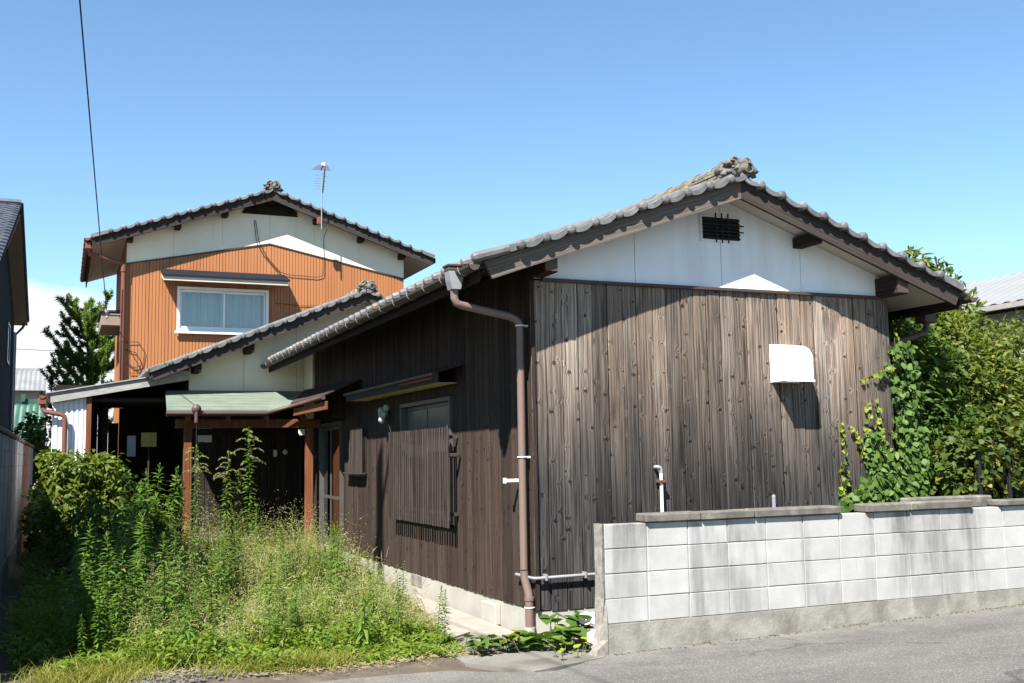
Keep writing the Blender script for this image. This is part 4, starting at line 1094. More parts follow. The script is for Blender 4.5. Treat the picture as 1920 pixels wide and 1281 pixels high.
# ================================================================== BLOCK WALL on the left of the yard
lw = thing('yard_wall', 'tall shaded concrete block wall along the left side of the weedy yard', 'wall', (-.5, 16, 0))
LX = -.65
LY0 = 8.56
MB().prism([(LX+.02, LY0, -.1), (LX+.02, 29, -.1), (LX+.02, 29, .375), (LX+.02, LY0, .375)], (-.16, 0, 0)).part('footing', M_foot, lw)
MB().box(LX-.13, LX-.010, LY0+.02, 28.98, .3755, 1.97).part('mortar', M_mortar, lw)
lbm = MB().cbox(-.12, 0, -.1955, .1955, 0, .194, .004).mesh('block', M_block)
for r_ in range(8):
    for c_ in range(35):
        place(lbm, 'block', lw, T(LX + rs.uniform(-.002, .002), LY0 + .2 + c_*.4, .378 + r_*.2))
fb_ = MB()
for r_ in range(8):
    for c_ in range(35, 50):
        y_ = LY0 + .2 + c_*.4
        fb_.cbox(LX-.12, LX, y_-.1955, y_+.1955, .378 + r_*.2, .572 + r_*.2, .004)
fb_.part('far_blocks', M_block, lw, kind='stuff')
lcm = MB().cbox(-.15, .03, -.298, .298, 0, .055, .008).mesh('coping_slab', M_cap)
for c_ in range(33): place(lcm, 'coping_slab', lw, T(LX, LY0 + .3 + c_*.6, 1.98))

# ================================================================== NEIGHBOUR and far buildings
nh = thing('neighbour_house', 'dark two-storey neighbouring house with slate-blue roof cut off by the left picture edge', 'house', (-6, 39, 0))
NX, NA, NZ = -1.5, 39.0, 10.35
nzf = lambda y: NZ - (.352 if y < NA else .262)*abs(y - NA)
for ya, yb_ in ((28.0, NA), (NA, 49.4)):
    MB().prism([(NX, ya, nzf(ya)-.16), (NX, yb_, nzf(yb_)-.16), (NX, yb_, nzf(yb_)+.02), (NX, ya, nzf(ya)+.02)], (-10, 0, 0)).part('roof_deck', M_navy, nh)
tm = MB().prism([(-.14, -.01, 0.0), (-.05, -.01, .026), (.05, -.01, .026), (.14, -.01, 0.0), (.14, -.01, -.02), (-.14, -.01, -.02)], (0, .34, 0)).mesh('roof_tile', M_tile_bluish)
a_ = math.atan(.352)
for i in range(41):
    yv = 28.0 + i*.275
    if yv > NA - .1: break
    for c_ in range(7):
        place(tm, 'roof_tile', nh, T(NX - .14 - c_*.285 - .14*(i % 2), yv, nzf(yv)+.045) @ Matrix.Rotation(a_-.06, 4, 'X'))
MB().tube([(NX, NA, NZ+.1), (NX-10, NA, NZ+.1)], .11, 8).part('ridge', M_tile_bluish, nh)
rkm = MB().cbox(-.05, .05, 0, .30, -.02, .08, .012).mesh('rake_tile', M_tile_bluish)
for i in range(38):
    yv = NA + i*.275
    place(rkm, 'rake_tile', nh, T(NX+.02, yv, nzf(yv)+.03) @ Matrix.Rotation(-math.atan(.262), 4, 'X'))
MB().prism([(-2.0, 29, 0), (-2.0, 49, 0), (-2.0, 49, nzf(49)-.17), (-2.0, NA, NZ-.17), (-2.0, 29, nzf(29)-.17)], (-8, 0, 0)).part('wall', M_navy, nh)
MB().prism([(NX-.02, NA+.3, nzf(NA+.3)-.165), (NX-.02, 49.3, nzf(49.3)-.165), (-2.0, 49.3, nzf(49.3)-.165), (-2.0, NA+.3, nzf(NA+.3)-.165)], (0, 0, -.02)).part('soffit', M_beige, nh)
MB().prism([(NX-.02, 28.1, nzf(28.1)-.165), (NX-.02, NA+.29, nzf(NA+.29)-.165), (-2.0, NA+.29, nzf(NA+.29)-.165), (-2.0, 28.1, nzf(28.1)-.165)], (0, 0, -.02)).part('soffit', M_beige, nh)
wf = MB()
for a in ((42.9, 44.6, 5.35, 5.45), (42.9, 44.6, 6.75, 6.85), (42.9, 43.05, 5.451, 6.749), (44.45, 44.6, 5.451, 6.749)): wf.box(-2.02, -1.94, *a)
wf = wf.part('window', M_brownalu, nh); MB().box(-1.985, -1.98, 43.06, 44.44, 5.46, 6.74).part('pane', M_frost, wf)
MB().tube([(-1.62, 49.1, nzf(49.1)-.22), (-1.66, 48.9, nzf(49)-.4), (-1.93, 48.7, nzf(49)-.75), (-1.93, 48.7, 1.5)], .055, 8).part('downpipe', M_pipe_dark, nh, True)
MB().tube([(-1.93, 47.6, nzf(49)-.75), (-1.93, 47.6, 1.5)], .05, 8).part('downpipe', M_pipe_grey, nh, True)

def pan_roof(root, x0, x1, y0, z0, y1, z1, mat, pitch=.3):
    vs, fs = [], []; nn = int((x1-x0)/pitch)
    rows = 12
    for r_ in range(rows):
        ta, tb = r_/rows, (r_+1)/rows
        for t, lift in ((ta, .05), (tb, .0)):
            for i in range(nn*6+1):
                u = i/6; dz = .05*abs(math.sin(math.pi*u))
                vs.append((x0 + pitch*u, y0+(y1-y0)*t, z0+(z1-z0)*t + dz + lift))
    m_ = nn*6+1
    for r_ in range(rows*2-1):
        for i in range(m_-1): fs.append((r_*m_+i, r_*m_+i+1, (r_+1)*m_+i+1, (r_+1)*m_+i))
    return MB().add(vs, fs).part('roof', mat, root, True)
gh = thing('green_roof_house', 'distant small house with green glazed tile roof beyond the yard wall', 'house', (-3, 62, 0))
pan_roof(gh, -6.0, -.62, 57.5, 2.7, 62.5, 4.75, M_greentile)
MB().box(-6.0, -.9, 58.2, 66, 0, 2.8).part('wall', M_beige, gh)
MB().box(-2.05, -.62, 62.45, 62.75, 4.7, 5.05).box(-2.1, -1.9, 62.3, 62.9, 4.9, 5.3).part('ridge', M_greentile, gh)
g2 = thing('grey_roof_house', 'distant house with grey tiled roof behind the green-roofed house', 'house', (-4, 80, 0))
pan_roof(g2, -8.0, -.9, 76, 6.3, 80, 8.0, M_greytile)
MB().box(-8, -1.1, 76.6, 84, 0, 6.4).part('wall', M_beige, g2)
MB().tube([(-8, 80, 8.05), (-1.6, 80, 8.0), (-.9, 79.6, 7.6), (-.8, 78, 7.0)], .15, 8).part('ridge', M_greytile, g2)

gb = thing('grey_metal_building', 'distant building with pale grey sheet-metal roof beyond the right shrubs', 'building', (23, 21, 0))
RGX = 20.0
vs, fs = [], []
ny = 70
for i in range(ny*4+1):
    y = 8.0 + 26*i/(ny*4)
    dz = .025 if i % 4 in (1, 2) else 0
    vs += [(RGX, y, 4.93 + dz), (RGX+3.0, y, 6.14 + dz)]
for i in range(ny*4): fs.append((2*i, 2*i+1, 2*i+3, 2*i+2))
MB().add(vs, fs).part('roof', M_greymetal, gb)
MB().prism([(RGX+3.0, 8, 6.13), (RGX+6.0, 8, 4.93), (RGX+6.0, 34, 4.93), (RGX+3.0, 34, 6.13)], (0, 0, .02)).part('back_roof', M_greymetal, gb)
MB().box(RGX-.04, RGX+.1, 8, 34, 4.80, 4.92).part('eave_trim', M_fascia, gb)
MB().box(RGX+.5, RGX+5.5, 8.3, 33.7, 0, 4.79).part('wall', M_fascia, gb)
for i, y in enumerate((15, 17.5, 20)):
    MB().box(RGX+.44, RGX+.499, y, y+1.2, 2.0, 3.6).part('window', M_frost, gb)

# ================================================================== wires
def wire(name, a, b, sag, r, label, cat, n=24):
    a, b = Vector(a), Vector(b)
    pts = [a.lerp(b, i/n) - Vector((0, 0, sag*4*(i/n)*(1-i/n))) for i in range(n+1)]
    o = MB().tube(pts, r, 5).part(name, M_cable, None, True)
    return tag(o, label, cat)
wire('service_cable', (0.71, 21.39, 4.50), (-0.62, -0.6, 7.55), .10, .0085, 'black service cable rising from the orange house corner bracket into the sky', 'cable')
for z, y, l in ((10.6, 90, 'uppermost'), (9.0, 90, 'middle'), (6.1, 88, 'lowest')):
    wire('power_line', (-14, y, z+.3), (9, y+2, z-.2), .15, .022, l + ' of the three thin power lines over the grey-roofed house', 'cable')
# street pole standing left of the frame; its shadow falls on the timber house
up = thing('utility_pole', 'tall concrete utility pole beside the road left of the yard', 'pole', (-2.05, 8.0, 0))
MB().tube([(-2.05, 8.0, -.1), (-2.05, 8.0, 12)], .165, 14, r2=.11).part('shaft', M_conc, up, True)
MB().cbox(-2.75, -1.35, 7.86, 7.94, 11.3, 11.4, .01).part('crossarm', M_pipe_grey, up)

# ================================================================== aerial on the orange roof
an = thing('tv_aerial', 'small reddish television aerial on a mast at the right slope of the orange house roof', 'aerial', (4.78, 20.95, 6.6))
MB().tube([(4.74, 20.93, 6.25), (4.74, 20.93, 7.05), (4.76, 20.93, 7.42)], .013, 7).part('mast', M_pipe_grey, an, True)
MB().tube([(4.76, 20.93, 7.0), (4.80, 20.90, 7.5)], .012, 6).part('cable', M_cable, an, True)
MB().cbox(4.66, 4.78, 20.96, 21.03, 6.36, 6.5, .01).part('mast_bracket', M_pipe_red, an)
boom = MB().tube([(4.72, 20.75, 7.53), (4.80, 21.25, 7.57)], .012, 6).part('boom', M_pipe_red, an)
for i in range(7):
    t = i/6; c = Vector((4.72+.08*t, 20.75+.5*t, 7.53+.04*t)); w = .10+.10*t
    MB().tube([c-Vector((w, -w*.15, 0)), c+Vector((w, -w*.15, 0))], .005, 5).part('element', M_pipe_red, an)
for i in range(6):
    z = 7.08+i*.055
    MB().tube([(4.60, 20.93, z), (4.80+.04*(i % 2), 20.93, z)], .0035, 5).part('element', M_pipe_red, an)
MB().cbox(4.74, 4.80, 20.88, 20.96, 7.55, 7.63, .008).part('terminal_box', M_pipe_white, an)

# ================================================================== VEGETATION
def unit(a):
    return a/np.maximum(np.linalg.norm(a, axis=1, keepdims=True), 1e-9)
def leaf_geo(P, D, N, L, Wd, fold=.25, droop=.25):
    """one folded, drooping leaf per row: 7 vertices, 6 triangles"""
    n = len(P); D = unit(D); B = unit(np.cross(D, N)); N = unit(np.cross(B, D))
    L = L[:, None]; Wd = Wd[:, None]
    down = np.array([[0, 0, -1.0]])
    m = P + D*L*.45 + N*L*.04
    tip = P + D*L + down*L*droop
    l1 = P + D*L*.28 + B*Wd + N*Wd*fold; r1 = P + D*L*.28 - B*Wd + N*Wd*fold
    l2 = P + D*L*.66 + B*Wd*.72 + N*Wd*fold + down*L*droop*.45; r2 = P + D*L*.66 - B*Wd*.72 + N*Wd*fold + down*L*droop*.45
    v = np.stack([P, l1, l2, tip, r2, r1, m], 1).reshape(-1, 3)
    t = np.array([(0, 1, 6), (1, 2, 6), (2, 3, 6), (3, 4, 6), (4, 5, 6), (5, 0, 6)])
    f = (np.arange(n)[:, None, None]*7 + t[None]).reshape(-1, 3)
    return v, f
def blade_geo(P, H, lean, Wd, curl):
    """grass blades: 3 tapering segments, 7 vertices, 5 triangles"""
    n = len(P)
    az = lean[:, 0]; am = lean[:, 1]
    d = np.stack([np.cos(az), np.sin(az), np.zeros(n)], 1)
    b = np.stack([-np.sin(az), np.cos(az), np.zeros(n)], 1)
    rot = RNG.uniform(0, 2*np.pi, n)
    b = np.stack([np.cos(rot), np.sin(rot), np.zeros(n)], 1)
    H = H[:, None]; Wd = Wd[:, None]; am = am[:, None]; curl = curl[:, None]
    up = np.array([[0, 0, 1.0]])
    def at(t): return P + up*H*(t - curl*t**3*.55) + d*H*(am*t + curl*t**2*.6)
    v = np.stack([at(0)-b*Wd*.5, at(0)+b*Wd*.5, at(.4)-b*Wd*.5, at(.4)+b*Wd*.5, at(.75)-b*Wd*.32, at(.75)+b*Wd*.32, at(1.0)], 1).reshape(-1, 3)
    t = np.array([(0, 1, 3), (0, 3, 2), (2, 3, 5), (2, 5, 4), (4, 5, 6)])
    f = (np.arange(n)[:, None, None]*7 + t[None]).reshape(-1, 3)
    return v, f
def join(parts):
    vs, fs, b = [], [], 0
    for v, f in parts:
        vs.append(v); fs.append(f + b); b += len(v)
    return np.concatenate(vs), np.concatenate(fs)
def rand_dirs(n): return unit(RNG.normal(size=(n, 3)))

L_hedge = leafm('hedge_leaf', (0.045, 0.085, 0.014), (0.115, 0.155, 0.026), yellow=(0.30, 0.26, 0.05), yf=.90)
L_hedge2 = leafm('olive_shrub_leaf', (0.07, 0.115, 0.018), (0.19, 0.235, 0.042), yellow=(0.32, 0.26, 0.07), yf=.90)
L_dark = leafm('dark_evergreen_leaf', (0.03, 0.075, 0.014), (0.105, 0.185, 0.034), rough=.55, spec=.22, yellow=(0.20, 0.24, 0.04), yf=.94)
L_ivy = leafm('ivy_leaf', (0.05, 0.11, 0.018), (0.12, 0.20, 0.04), rough=.55, spec=.22, tr=.25)
L_ivy_y = leafm('young_ivy_leaf', (0.26, 0.33, 0.035), (0.36, 0.42, 0.06), rough=.5, spec=.25, tr=.4)
L_weed = leafm('tall_weed_leaf', (0.07, 0.155, 0.018), (0.16, 0.28, 0.04), tr=.45, yellow=(0.30, 0.32, 0.07), yf=.93)
L_under = leafm('undergrowth_leaf', (0.10, 0.19, 0.02), (0.24, 0.33, 0.05), tr=.45, yellow=(0.40, 0.38, 0.09), yf=.92)
L_weedtop = leafm('weed_flower_head', (0.26, 0.30, 0.10), (0.42, 0.42, 0.21), tr=.4)
L_grass = leafm('fresh_grass', (0.125, 0.205, 0.022), (0.27, 0.34, 0.05), tr=.5, yellow=(0.36, 0.32, 0.11), yf=.88)
L_grassy = leafm('yellowish_grass', (0.20, 0.24, 0.04), (0.34, 0.33, 0.08), tr=.45)
L_pale = leafm('pale_seeding_grass', (0.32, 0.36, 0.13), (0.52, 0.52, 0.25), tr=.5)
L_dry = leafm('dry_straw', (0.34, 0.26, 0.15), (0.45, 0.36, 0.24), tr=.3)
L_broad = leafm('broad_creeper_leaf', (0.05, 0.12, 0.022), (0.13, 0.22, 0.04), rough=.55, spec=.22, tr=.3)
L_yell = leafm('yellow_green_shrub_leaf', (0.07, 0.125, 0.016), (0.20, 0.25, 0.036), tr=.4)
L_pine = leafm('pine_needles', (0.10, 0.20, 0.045), (0.26, 0.38, 0.08), rough=.6, tr=.4)
L_petal = surf('white_petals', (0.82, 0.74, 0.74), (0.78, 0.66, 0.68), rough=.6, k=0.95)
L_stem = surf('green_stem', (0.10, 0.14, 0.04), (0.07, 0.10, 0.03), rough=.6)
L_twig = surf('brown_twig', (0.12, 0.08, 0.05), (0.07, 0.05, 0.035), rough=.9)

def one_leaf(m, ratio, fold, droop):
    v, f = leaf_geo(np.zeros((1, 3)), np.array([[0, 1.0, 0]]), np.array([[0, 0, 1.0]]), np.array([1.0]), np.array([ratio]), fold, droop*.6)
    return np_mesh('leaf', v, f, m)
def crown(ells, nclump, per, L, Wd, spread=.12, up=.35, fold=.25, droop=.3, shell=.55, clipf=None, single=0):
    """clumps of leaves through the volume of ellipsoids (cx,cy,cz,rx,ry,rz): each clump a rosette facing outwards"""
    vol = np.array([e[3]*e[4]*e[5] for e in ells])**.7; vol = vol/vol.sum()
    idx = RNG.choice(len(ells), nclump, p=vol)
    E_ = np.array(ells)[idx]
    d = rand_dirs(nclump)
    r = (shell + (1-shell)*RNG.random(nclump)**.6)
    lump = 1 + .16*np.sin(d[:, 0]*7+E_[:, 0]*3)*np.cos(d[:, 2]*6+E_[:, 1])
    C = E_[:, :3] + d*E_[:, 3:]*(r*lump)[:, None]
    if clipf is not None:
        k = clipf(C); C = C[k]; d = d[k]
    n = len(C)
    out = unit(d + np.array([[0, 0, up]]) + RNG.normal(size=(n, 3))*.25)
    P = np.repeat(C, per, 0) + RNG.normal(size=(n*per, 3))*spread*.35
    O = np.repeat(out, per, 0)
    D = unit(O*.8 + rand_dirs(n*per)*.9)
    N = unit(O + RNG.normal(size=(n*per, 3))*.35 + np.array([[0, 0, .5]]))
    l = L*RNG.uniform(.6, 1.15, n*per)
    if single:      # the leaves that show largest are handed back one by one
        near = np.linalg.norm(P - np.array([[0, 0, 1.62]]), axis=1) - 4*l
        o = np.argsort(near)[:single]; k = np.ones(len(P), bool); k[o] = False
        return leaf_geo(P[k], D[k], N[k], l[k], Wd*l[k]/L, fold, droop), C, (P[o], D[o], N[o], l[o])
    return leaf_geo(P, D, N, l, Wd*l/L, fold, droop), C, None
def branches(root, base, C, n, r0, mat=M_bark, h0=.3):
    """trunk plus limbs reaching to some of the clumps"""
    b = Vector(base); mb = MB()
    cen = Vector(C.mean(0)); top = Vector((cen.x, cen.y, C[:, 2].max()*.9 + b.z*.1))
    tk = [b, b.lerp(top, .35) + Vector((.05, .03, 0)), b.lerp(top, .7), top]
    mb.tube(tk, [r0, r0*.75, r0*.5, r0*.15], 8)
    mb.part('trunk', mat, root, True)
    lm_ = MB()
    for i in RNG.choice(len(C), min(n, len(C)), replace=False):
        e = Vector(C[i]); t = random.uniform(.15, .8)
        s = b.lerp(top, t); m = s.lerp(e, .5) + Vector((0, 0, .12*(e-s).length))
        lm_.tube([s, m, e], [r0*.3, r0*.18, r0*.05], 5)
    lm_.part('limbs', mat, root, True)
def shrub(name, label, ells, nclump, per, L, Wd, mat, base, nb=16, r0=.05, cat='shrub', group=None, **kw):
    root = thing(name, label, cat, base, group)
    (v, f), C, one = crown(ells, nclump, per, L, Wd, **kw)
    place(np_mesh('crown', v, f, mat), 'crown', root)['kind'] = 'stuff'
    branches(root, base, C, nb, r0)
    if one is not None:
        lm = one_leaf(mat, Wd/L, kw.get('fold', .25), kw.get('droop', .3))
        for p, d, n_, l in zip(*one):
            d = Vector(d).normalized(); b = d.cross(Vector(n_)).normalized(); u = b.cross(d)
            m_ = Matrix((b*l, d*l, u*l)).transposed().to_4x4(); m_.translation = Vector(p)
            place(lm, 'leaf', root, m_)
    return root, C

wallclip = lambda C: (C[:, 0] > 8.16) | (C[:, 1] < 8.6)
shrub('evergreen_shrub', 'dense dark green evergreen shrub at the right corner of the timber house', [(8.95, 9.6, 2.1, .75, .8, 1.1), (8.75, 9.2, 1.2, .5, .6, .9), (9.3, 10.2, 2.5, .8, .8, .9), (8.9, 9.9, 3.0, .5, .6, .45), (8.55, 9.25, 2.3, .4, .4, .6), (9.6, 9.5, 1.6, .7, .5, .8)], 2500, 7, .105, .022, L_dark, (9.0, 9.7, 0.1), clipf=wallclip, single=300)
shrub('olive_shrub', 'wide olive-green shrub with brownish tips behind the black fence posts', [(10.2, 10.2, 2.2, 1.0, .9, 1.15), (11.3, 10.8, 2.2, 1.1, 1.0, 1.2), (10.6, 10.0, 1.2, 1.2, .8, .9), (12.2, 10.5, 1.9, 1.0, 1.0, 1.2), (11.9, 10.0, 1.1, 1.0, .7, .8), (10.0, 9.6, 2.2, .8, .6, .9), (11.0, 9.8, 2.4, .9, .6, .85)], 3600, 8, .125, .022, L_hedge2, (10.7, 10.8, 0.1), nb=26, r0=.07, single=300)
shrub('back_tree', 'slender pale-leaved tree top showing above the right eave of the timber house', [(10.35, 10.6, 4.08, .14, .2, .17), (10.40, 10.6, 3.8, .16, .2, .25), (10.78, 10.6, 3.86, .17, .2, .16), (11.05, 10.6, 3.5, .2, .25, .18), (10.5, 10.6, 3.3, .45, .4, .35), (10.3, 10.6, 2.9, .5, .5, .5)], 420, 8, .16, .024, L_hedge2, (10.4, 10.7, 0.1), nb=20, r0=.05, up=.8, cat='tree')
shrub('low_vine_shrub', 'light green broad-leaved climber tangled around the black fence posts', [(9.0, 8.62, 1.35, .55, .32, .42), (9.75, 8.7, 1.4, .5, .32, .45), (9.3, 8.6, 1.6, .6, .32, .4), (10.5, 8.9, 1.4, .7, .3, .5)], 620, 5, .09, .036, L_hedge, (9.3, 8.9, 0.9), nb=18, r0=.02, fold=.15, single=250)
for px, h, lb in ((8.86, 1.58, 'left'), (9.28, 1.60, 'right')):
    p_ = MB().cbox(px-.018, px+.018, 8.36, 8.396, .95, h, .003).part('fence_post', M_black)
    tag(p_, lb + ' of the two thin dark metal fence posts in the climber behind the block wall', 'post', 'dark fence posts behind the block wall')
n_ = MB()
for z in (1.15, 1.32, 1.49, 1.64):
    n_.tube([(8.8, 8.38, z), (11.5, 8.38, z+.01)], .003, 4)
for i in range(18): n_.tube([(8.9+i*.15, 8.38, 1.1), (8.9+i*.15, 8.38, 1.65)], .0025, 4)
tag(n_.part('wire_mesh', M_black), 'thin dark wire mesh strung between the fence posts', 'fence')

# shrubs on the left and inside the yard
shrub('yellow_green_shrub', 'yellow-green leafy shrub spilling over the far end of the yard wall', [(.12, 15.2, 1.50, .30, .4, .24), (.50, 15.5, 1.52, .26, .35, .20), (.1, 15.0, 1.0, .3, .4, .5), (.45, 15.3, 1.0, .32, .4, .45), (-.1, 15.2, 1.6, .16, .4, .14)], 560, 7, .10, .026, L_yell, (.3, 15.4, 0), nb=16, r0=.03, single=200)
shrub('dark_yard_bush', 'dark leafy bush in the shade between the shed opening and the yard wall', [(.75, 15.9, .9, .35, .4, .6), (.35, 14.2, .6, .35, .5, .5), (.9, 14.9, .7, .35, .4, .5), (.15, 15.8, .7, .3, .5, .6), (.1, 17.0, .9, .3, .6, .7), (-.36, 20.5, .6, .17, 1.5, .6)], 620, 6, .12, .034, L_dark, (.7, 15.5, 0), nb=12, r0=.025)
shrub('shade_evergreen', 'unseen tall dense evergreen added left of the yard wall to shade the yard', [(-2.1, 10.7, 5.4, .95, 1.1, 1.7), (-2.15, 10.7, 4.0, .8, .9, 1.0)], 1900, 8, .16, .05, L_dark, (-2.0, 10.8, 0), nb=20, r0=.09, cat='tree', shell=.2)  # out-of-view tree added to throw shade over the back of the yard
shrub('dark_back_bush', 'dark bush between the green-roofed house and the shed end wall', [(-.55, 31.2, 2.1, .6, .8, .9), (-.3, 31.5, 1.2, .7, .8, .9)], 500, 7, .16, .045, L_dark, (-.5, 31.3, 0), nb=12, r0=.05)

# ---- pine far behind
pn = thing('pine_tree', 'dark pine with upswept boughs behind the left wall of the orange house', 'tree', (1.0, 40, 0))
MB().tube([(1.0, 40, 0), (.95, 40, 3), (.8, 40, 5.5), (.62, 40, 7.0)], [.16, .13, .09, .03], 8).part('trunk', M_bark, pn, True)
lm_ = MB(); TP, TD = [], []
for i in range(50):
    z0 = random.uniform(2.4, 6.6); a = random.uniform(0, 2*math.pi)
    ln = (1.75 - .13*z0)*random.uniform(.7, 1.15) + .25
    s = Vector((.95 - .05*max(0, z0-3), 40, z0)); pts = [s]
    for k in range(1, 6):
        t = k/5
        pts.append(s + Vector((math.cos(a)*ln*t, math.sin(a)*ln*t, ln*(.15*t + .75*t*t))))
    lm_.tube(pts, [.035, .03, .024, .018, .012, .008], 5)
    for k in range(26):
        t = .25 + .75*k/25; q = t*5; j = min(4, int(q)); c = pts[j].lerp(pts[j+1], q-j); d = (pts[j+1]-pts[j]).normalized()
        TP.append(c); TD.append(d)
    # side shoots
    for k in range(4):
        t = random.uniform(.35, .9); q = t*5; j = min(4, int(q)); c = pts[j].lerp(pts[j+1], q-j)
        d = Vector((random.uniform(-1, 1), random.uniform(-1, 1), random.uniform(.3, 1.2))).normalized()
        l2 = random.uniform(.2, .45); lm_.tube([c, c+d*l2], .008, 4)
        for u in range(9): TP.append(c+d*l2*u/8); TD.append(d)
lm_.part('limbs', M_bark, pn, True)
TP = np.array(TP); TD = np.array(TD); k = 17
P = np.repeat(TP, k, 0); D = unit(np.repeat(TD, k, 0)*.8 + rand_dirs(len(P))*.75)
v, f = leaf_geo(P, D, rand_dirs(len(P)), RNG.uniform(.10, .2, len(P)), np.full(len(P), .015), .0, .05)
place(np_mesh('needles', v, f, L_pine), 'needles', pn)['kind'] = 'stuff'

# ---- ivy on the front boards
def ivy_mesh(name, m):
    pts = [(0, 0), (-.32, -.08), (-.62, .14), (-.34, .30), (-.44, .62), (-.16, .60), (0, 1.0), (.16, .60), (.44, .62), (.34, .30), (.62, .14), (.32, -.08)]
    vs = [(x, -.10*abs(x) - .08*z*z, -z) for x, z in pts] + [(0, .04, -.3)]
    c = len(vs) - 1
    return MB().add(vs, [(c, (i+1) % 12, i) for i in range(12)]).mesh(name, m)
iv = thing('ivy', 'ivy climbing the right end of the weathered board wall with bright yellow-green young shoots', 'ivy', (7.8, 8.7, 1.0))
ig, iy = ivy_mesh('leaf', L_ivy), ivy_mesh('leaf', L_ivy_y)
stems = []
strands = [([(7.34, 1.0), (7.36, 1.4), (7.38, 1.90)], .05, 34), ([(7.80, 1.1), (7.68, 1.5), (7.50, 1.88)], .05, 28), ([(7.70, 1.0), (7.72, 1.5), (7.71, 2.10)], .08, 52), ([(7.92, 1.05), (7.88, 1.6), (7.83, 2.14)], .08, 52),
           ([(8.16, 2.52), (7.92, 2.42), (7.66, 2.33)], .05, 24), ([(8.0, 1.8), (8.07, 1.76), (8.13, 1.72)], .04, 6), ([(8.14, 1.0), (8.15, 1.8), (8.16, 2.9)], .06, 30)]
nleaf = 0
def ivy_leaf(x, z, m, s):
    global nleaf
    nleaf += 1
    y = YF - random.uniform(.02, .07)
    M_ = T(x, y, z) @ Matrix.Rotation(random.uniform(-.9, .9), 4, 'Y') @ Matrix.Rotation(random.uniform(-.55, .15), 4, 'X') @ Matrix.Rotation(random.uniform(-.6, .6), 4, 'Z') @ Matrix.Scale(s, 4)
    place(m, 'leaf', iv, M_)
for pl, wd, nl in strands:
    MB().tube([(x, YF-.012, z) for x, z in pl], .005, 5).part('stem', L_twig, iv)
    for i in range(nl):
        t = random.random(); q = t*(len(pl)-1); j = min(len(pl)-2, int(q)); u = q-j
        x = pl[j][0]*(1-u)+pl[j+1][0]*u + random.uniform(-wd, wd)*(1.2-.8*t); z = pl[j][1]*(1-u)+pl[j+1][1]*u
        ivy_leaf(x, z, iy if random.random() < .55+.4*t else ig, random.uniform(.045, .075)*(1.15-.4*t))
while nleaf < 300:
    x = random.uniform(7.05, 8.3); z = random.uniform(1.0, 1.62)
    if z > 1.02 + (x-7.25)*.78 and x < 7.85: continue
    ivy_leaf(x, z, ig if random.random() < .72 else iy, random.uniform(.055, .09))
n = 2300
X_ = RNG.uniform(7.15, 8.4, n); Z_ = RNG.uniform(.95, 1.85, n); ok_ = (Z_ < 1.04 + (X_-7.2)*.72) | ((np.abs(X_-7.72) < .07) & (Z_ < 1.8))
X2 = RNG.normal(8.2, .09, 520); Z2 = RNG.uniform(.95, 2.75, 520)
P = np.concatenate([np.stack([X_, np.full(n, YF-.03) - RNG.uniform(0, .14, n), Z_], 1)[ok_], np.stack([X2, YF - .02 - RNG.uniform(-.12, .16, 520), Z2], 1)])
n = len(P)
D = unit(np.stack([RNG.normal(0, .6, n), RNG.normal(-.35, .3, n), RNG.normal(-.8, .3, n)], 1))
v, f = leaf_geo(P, D, np.tile([[0, -1.0, .25]], (n, 1)) + RNG.normal(0, .35, (n, 3)), RNG.uniform(.05, .09, n), RNG.uniform(.022, .04, n), .1, .1)
place(np_mesh('leaves', v, f, L_ivy), 'leaves', iv)['kind'] = 'stuff'

# ---- broad-leaved creeper by the downpipe, with two white flowers
cr = thing('creeper', 'broad-leaved green creeper with white flowers at the foot of the brown downpipe', 'creeper', (3.8, 8.3, 0))
def broad_mesh():
    prof = [(0, 0), (-.30, -.10), (-.52, .12), (-.50, .45), (-.28, .80), (0, 1.08), (.28, .80), (.50, .45), (.52, .12), (.30, -.10)]
    vs = [(x, z, .22*abs(x) - .22*z*z) for x, z in prof] + [(0, .42, -.06)]
    return MB().add(vs, [(10, i, (i+1) % 10) for i in range(10)]).mesh('leaf', L_broad)
bm_ = broad_mesh(); by_ = bm_.copy(); by_.materials[0] = L_ivy_y
stm = MB()
for i in range(120):
    t = random.random()
    x = 3.12 + 1.15*t; y = 8.30 - .10*t + random.uniform(-.10, .13)
    if x > 3.75: y = random.uniform(8.05, 8.5)
    if random.random() < .12: x, y = random.uniform(3.62, 4.05), random.uniform(7.72, 8.0)
    z = random.uniform(.04, .13) + (.10 if 3.9 < x < 4.25 and y > 8.0 else 0)*random.random()*1.6
    s = random.uniform(.07, .12)*(1.35 if x > 3.6 and y > 8 else .9)*(0.62 if y < 8.0 else 1)
    M_ = T(x, y, z) @ RZ(random.uniform(0, 6.28)) @ Matrix.Rotation(random.uniform(-.2, .75), 4, 'X') @ Matrix.Rotation(random.uniform(-.35, .35), 4, 'Y') @ Matrix.Scale(s, 4)
    place(bm_ if (random.random() < .9 and y > 8.0) else by_, 'leaf', cr, M_)
    stm.tube([(x, y, z), (x+random.uniform(-.05, .05), y+random.uniform(-.05, .05), .01)], .003, 4)
stm.part('stems', L_stem, cr, kind='stuff')
for fx, fy, fz in ((4.08, 8.12, .25), (4.16, 8.16, .235), (4.02, 7.86, .14)):
    fb = MB()
    vs = [(0, 0, -.05)]; n = 20
    for i in range(n):
        a = 2*math.pi*i/n; r_ = .055*(1+.08*math.sin(5*a))
        vs.append((r_*math.cos(a), r_*math.sin(a), 0.008*math.sin(5*a)))
    fb.add(vs, [(0, 1+i, 1+(i+1) % n) for i in range(n)])
    place(fb.mesh('flower', L_petal), 'flower', cr, T(fx, fy, fz) @ Matrix.Rotation(-.9, 4, 'Y') @ Matrix.Rotation(.9, 4, 'X'))

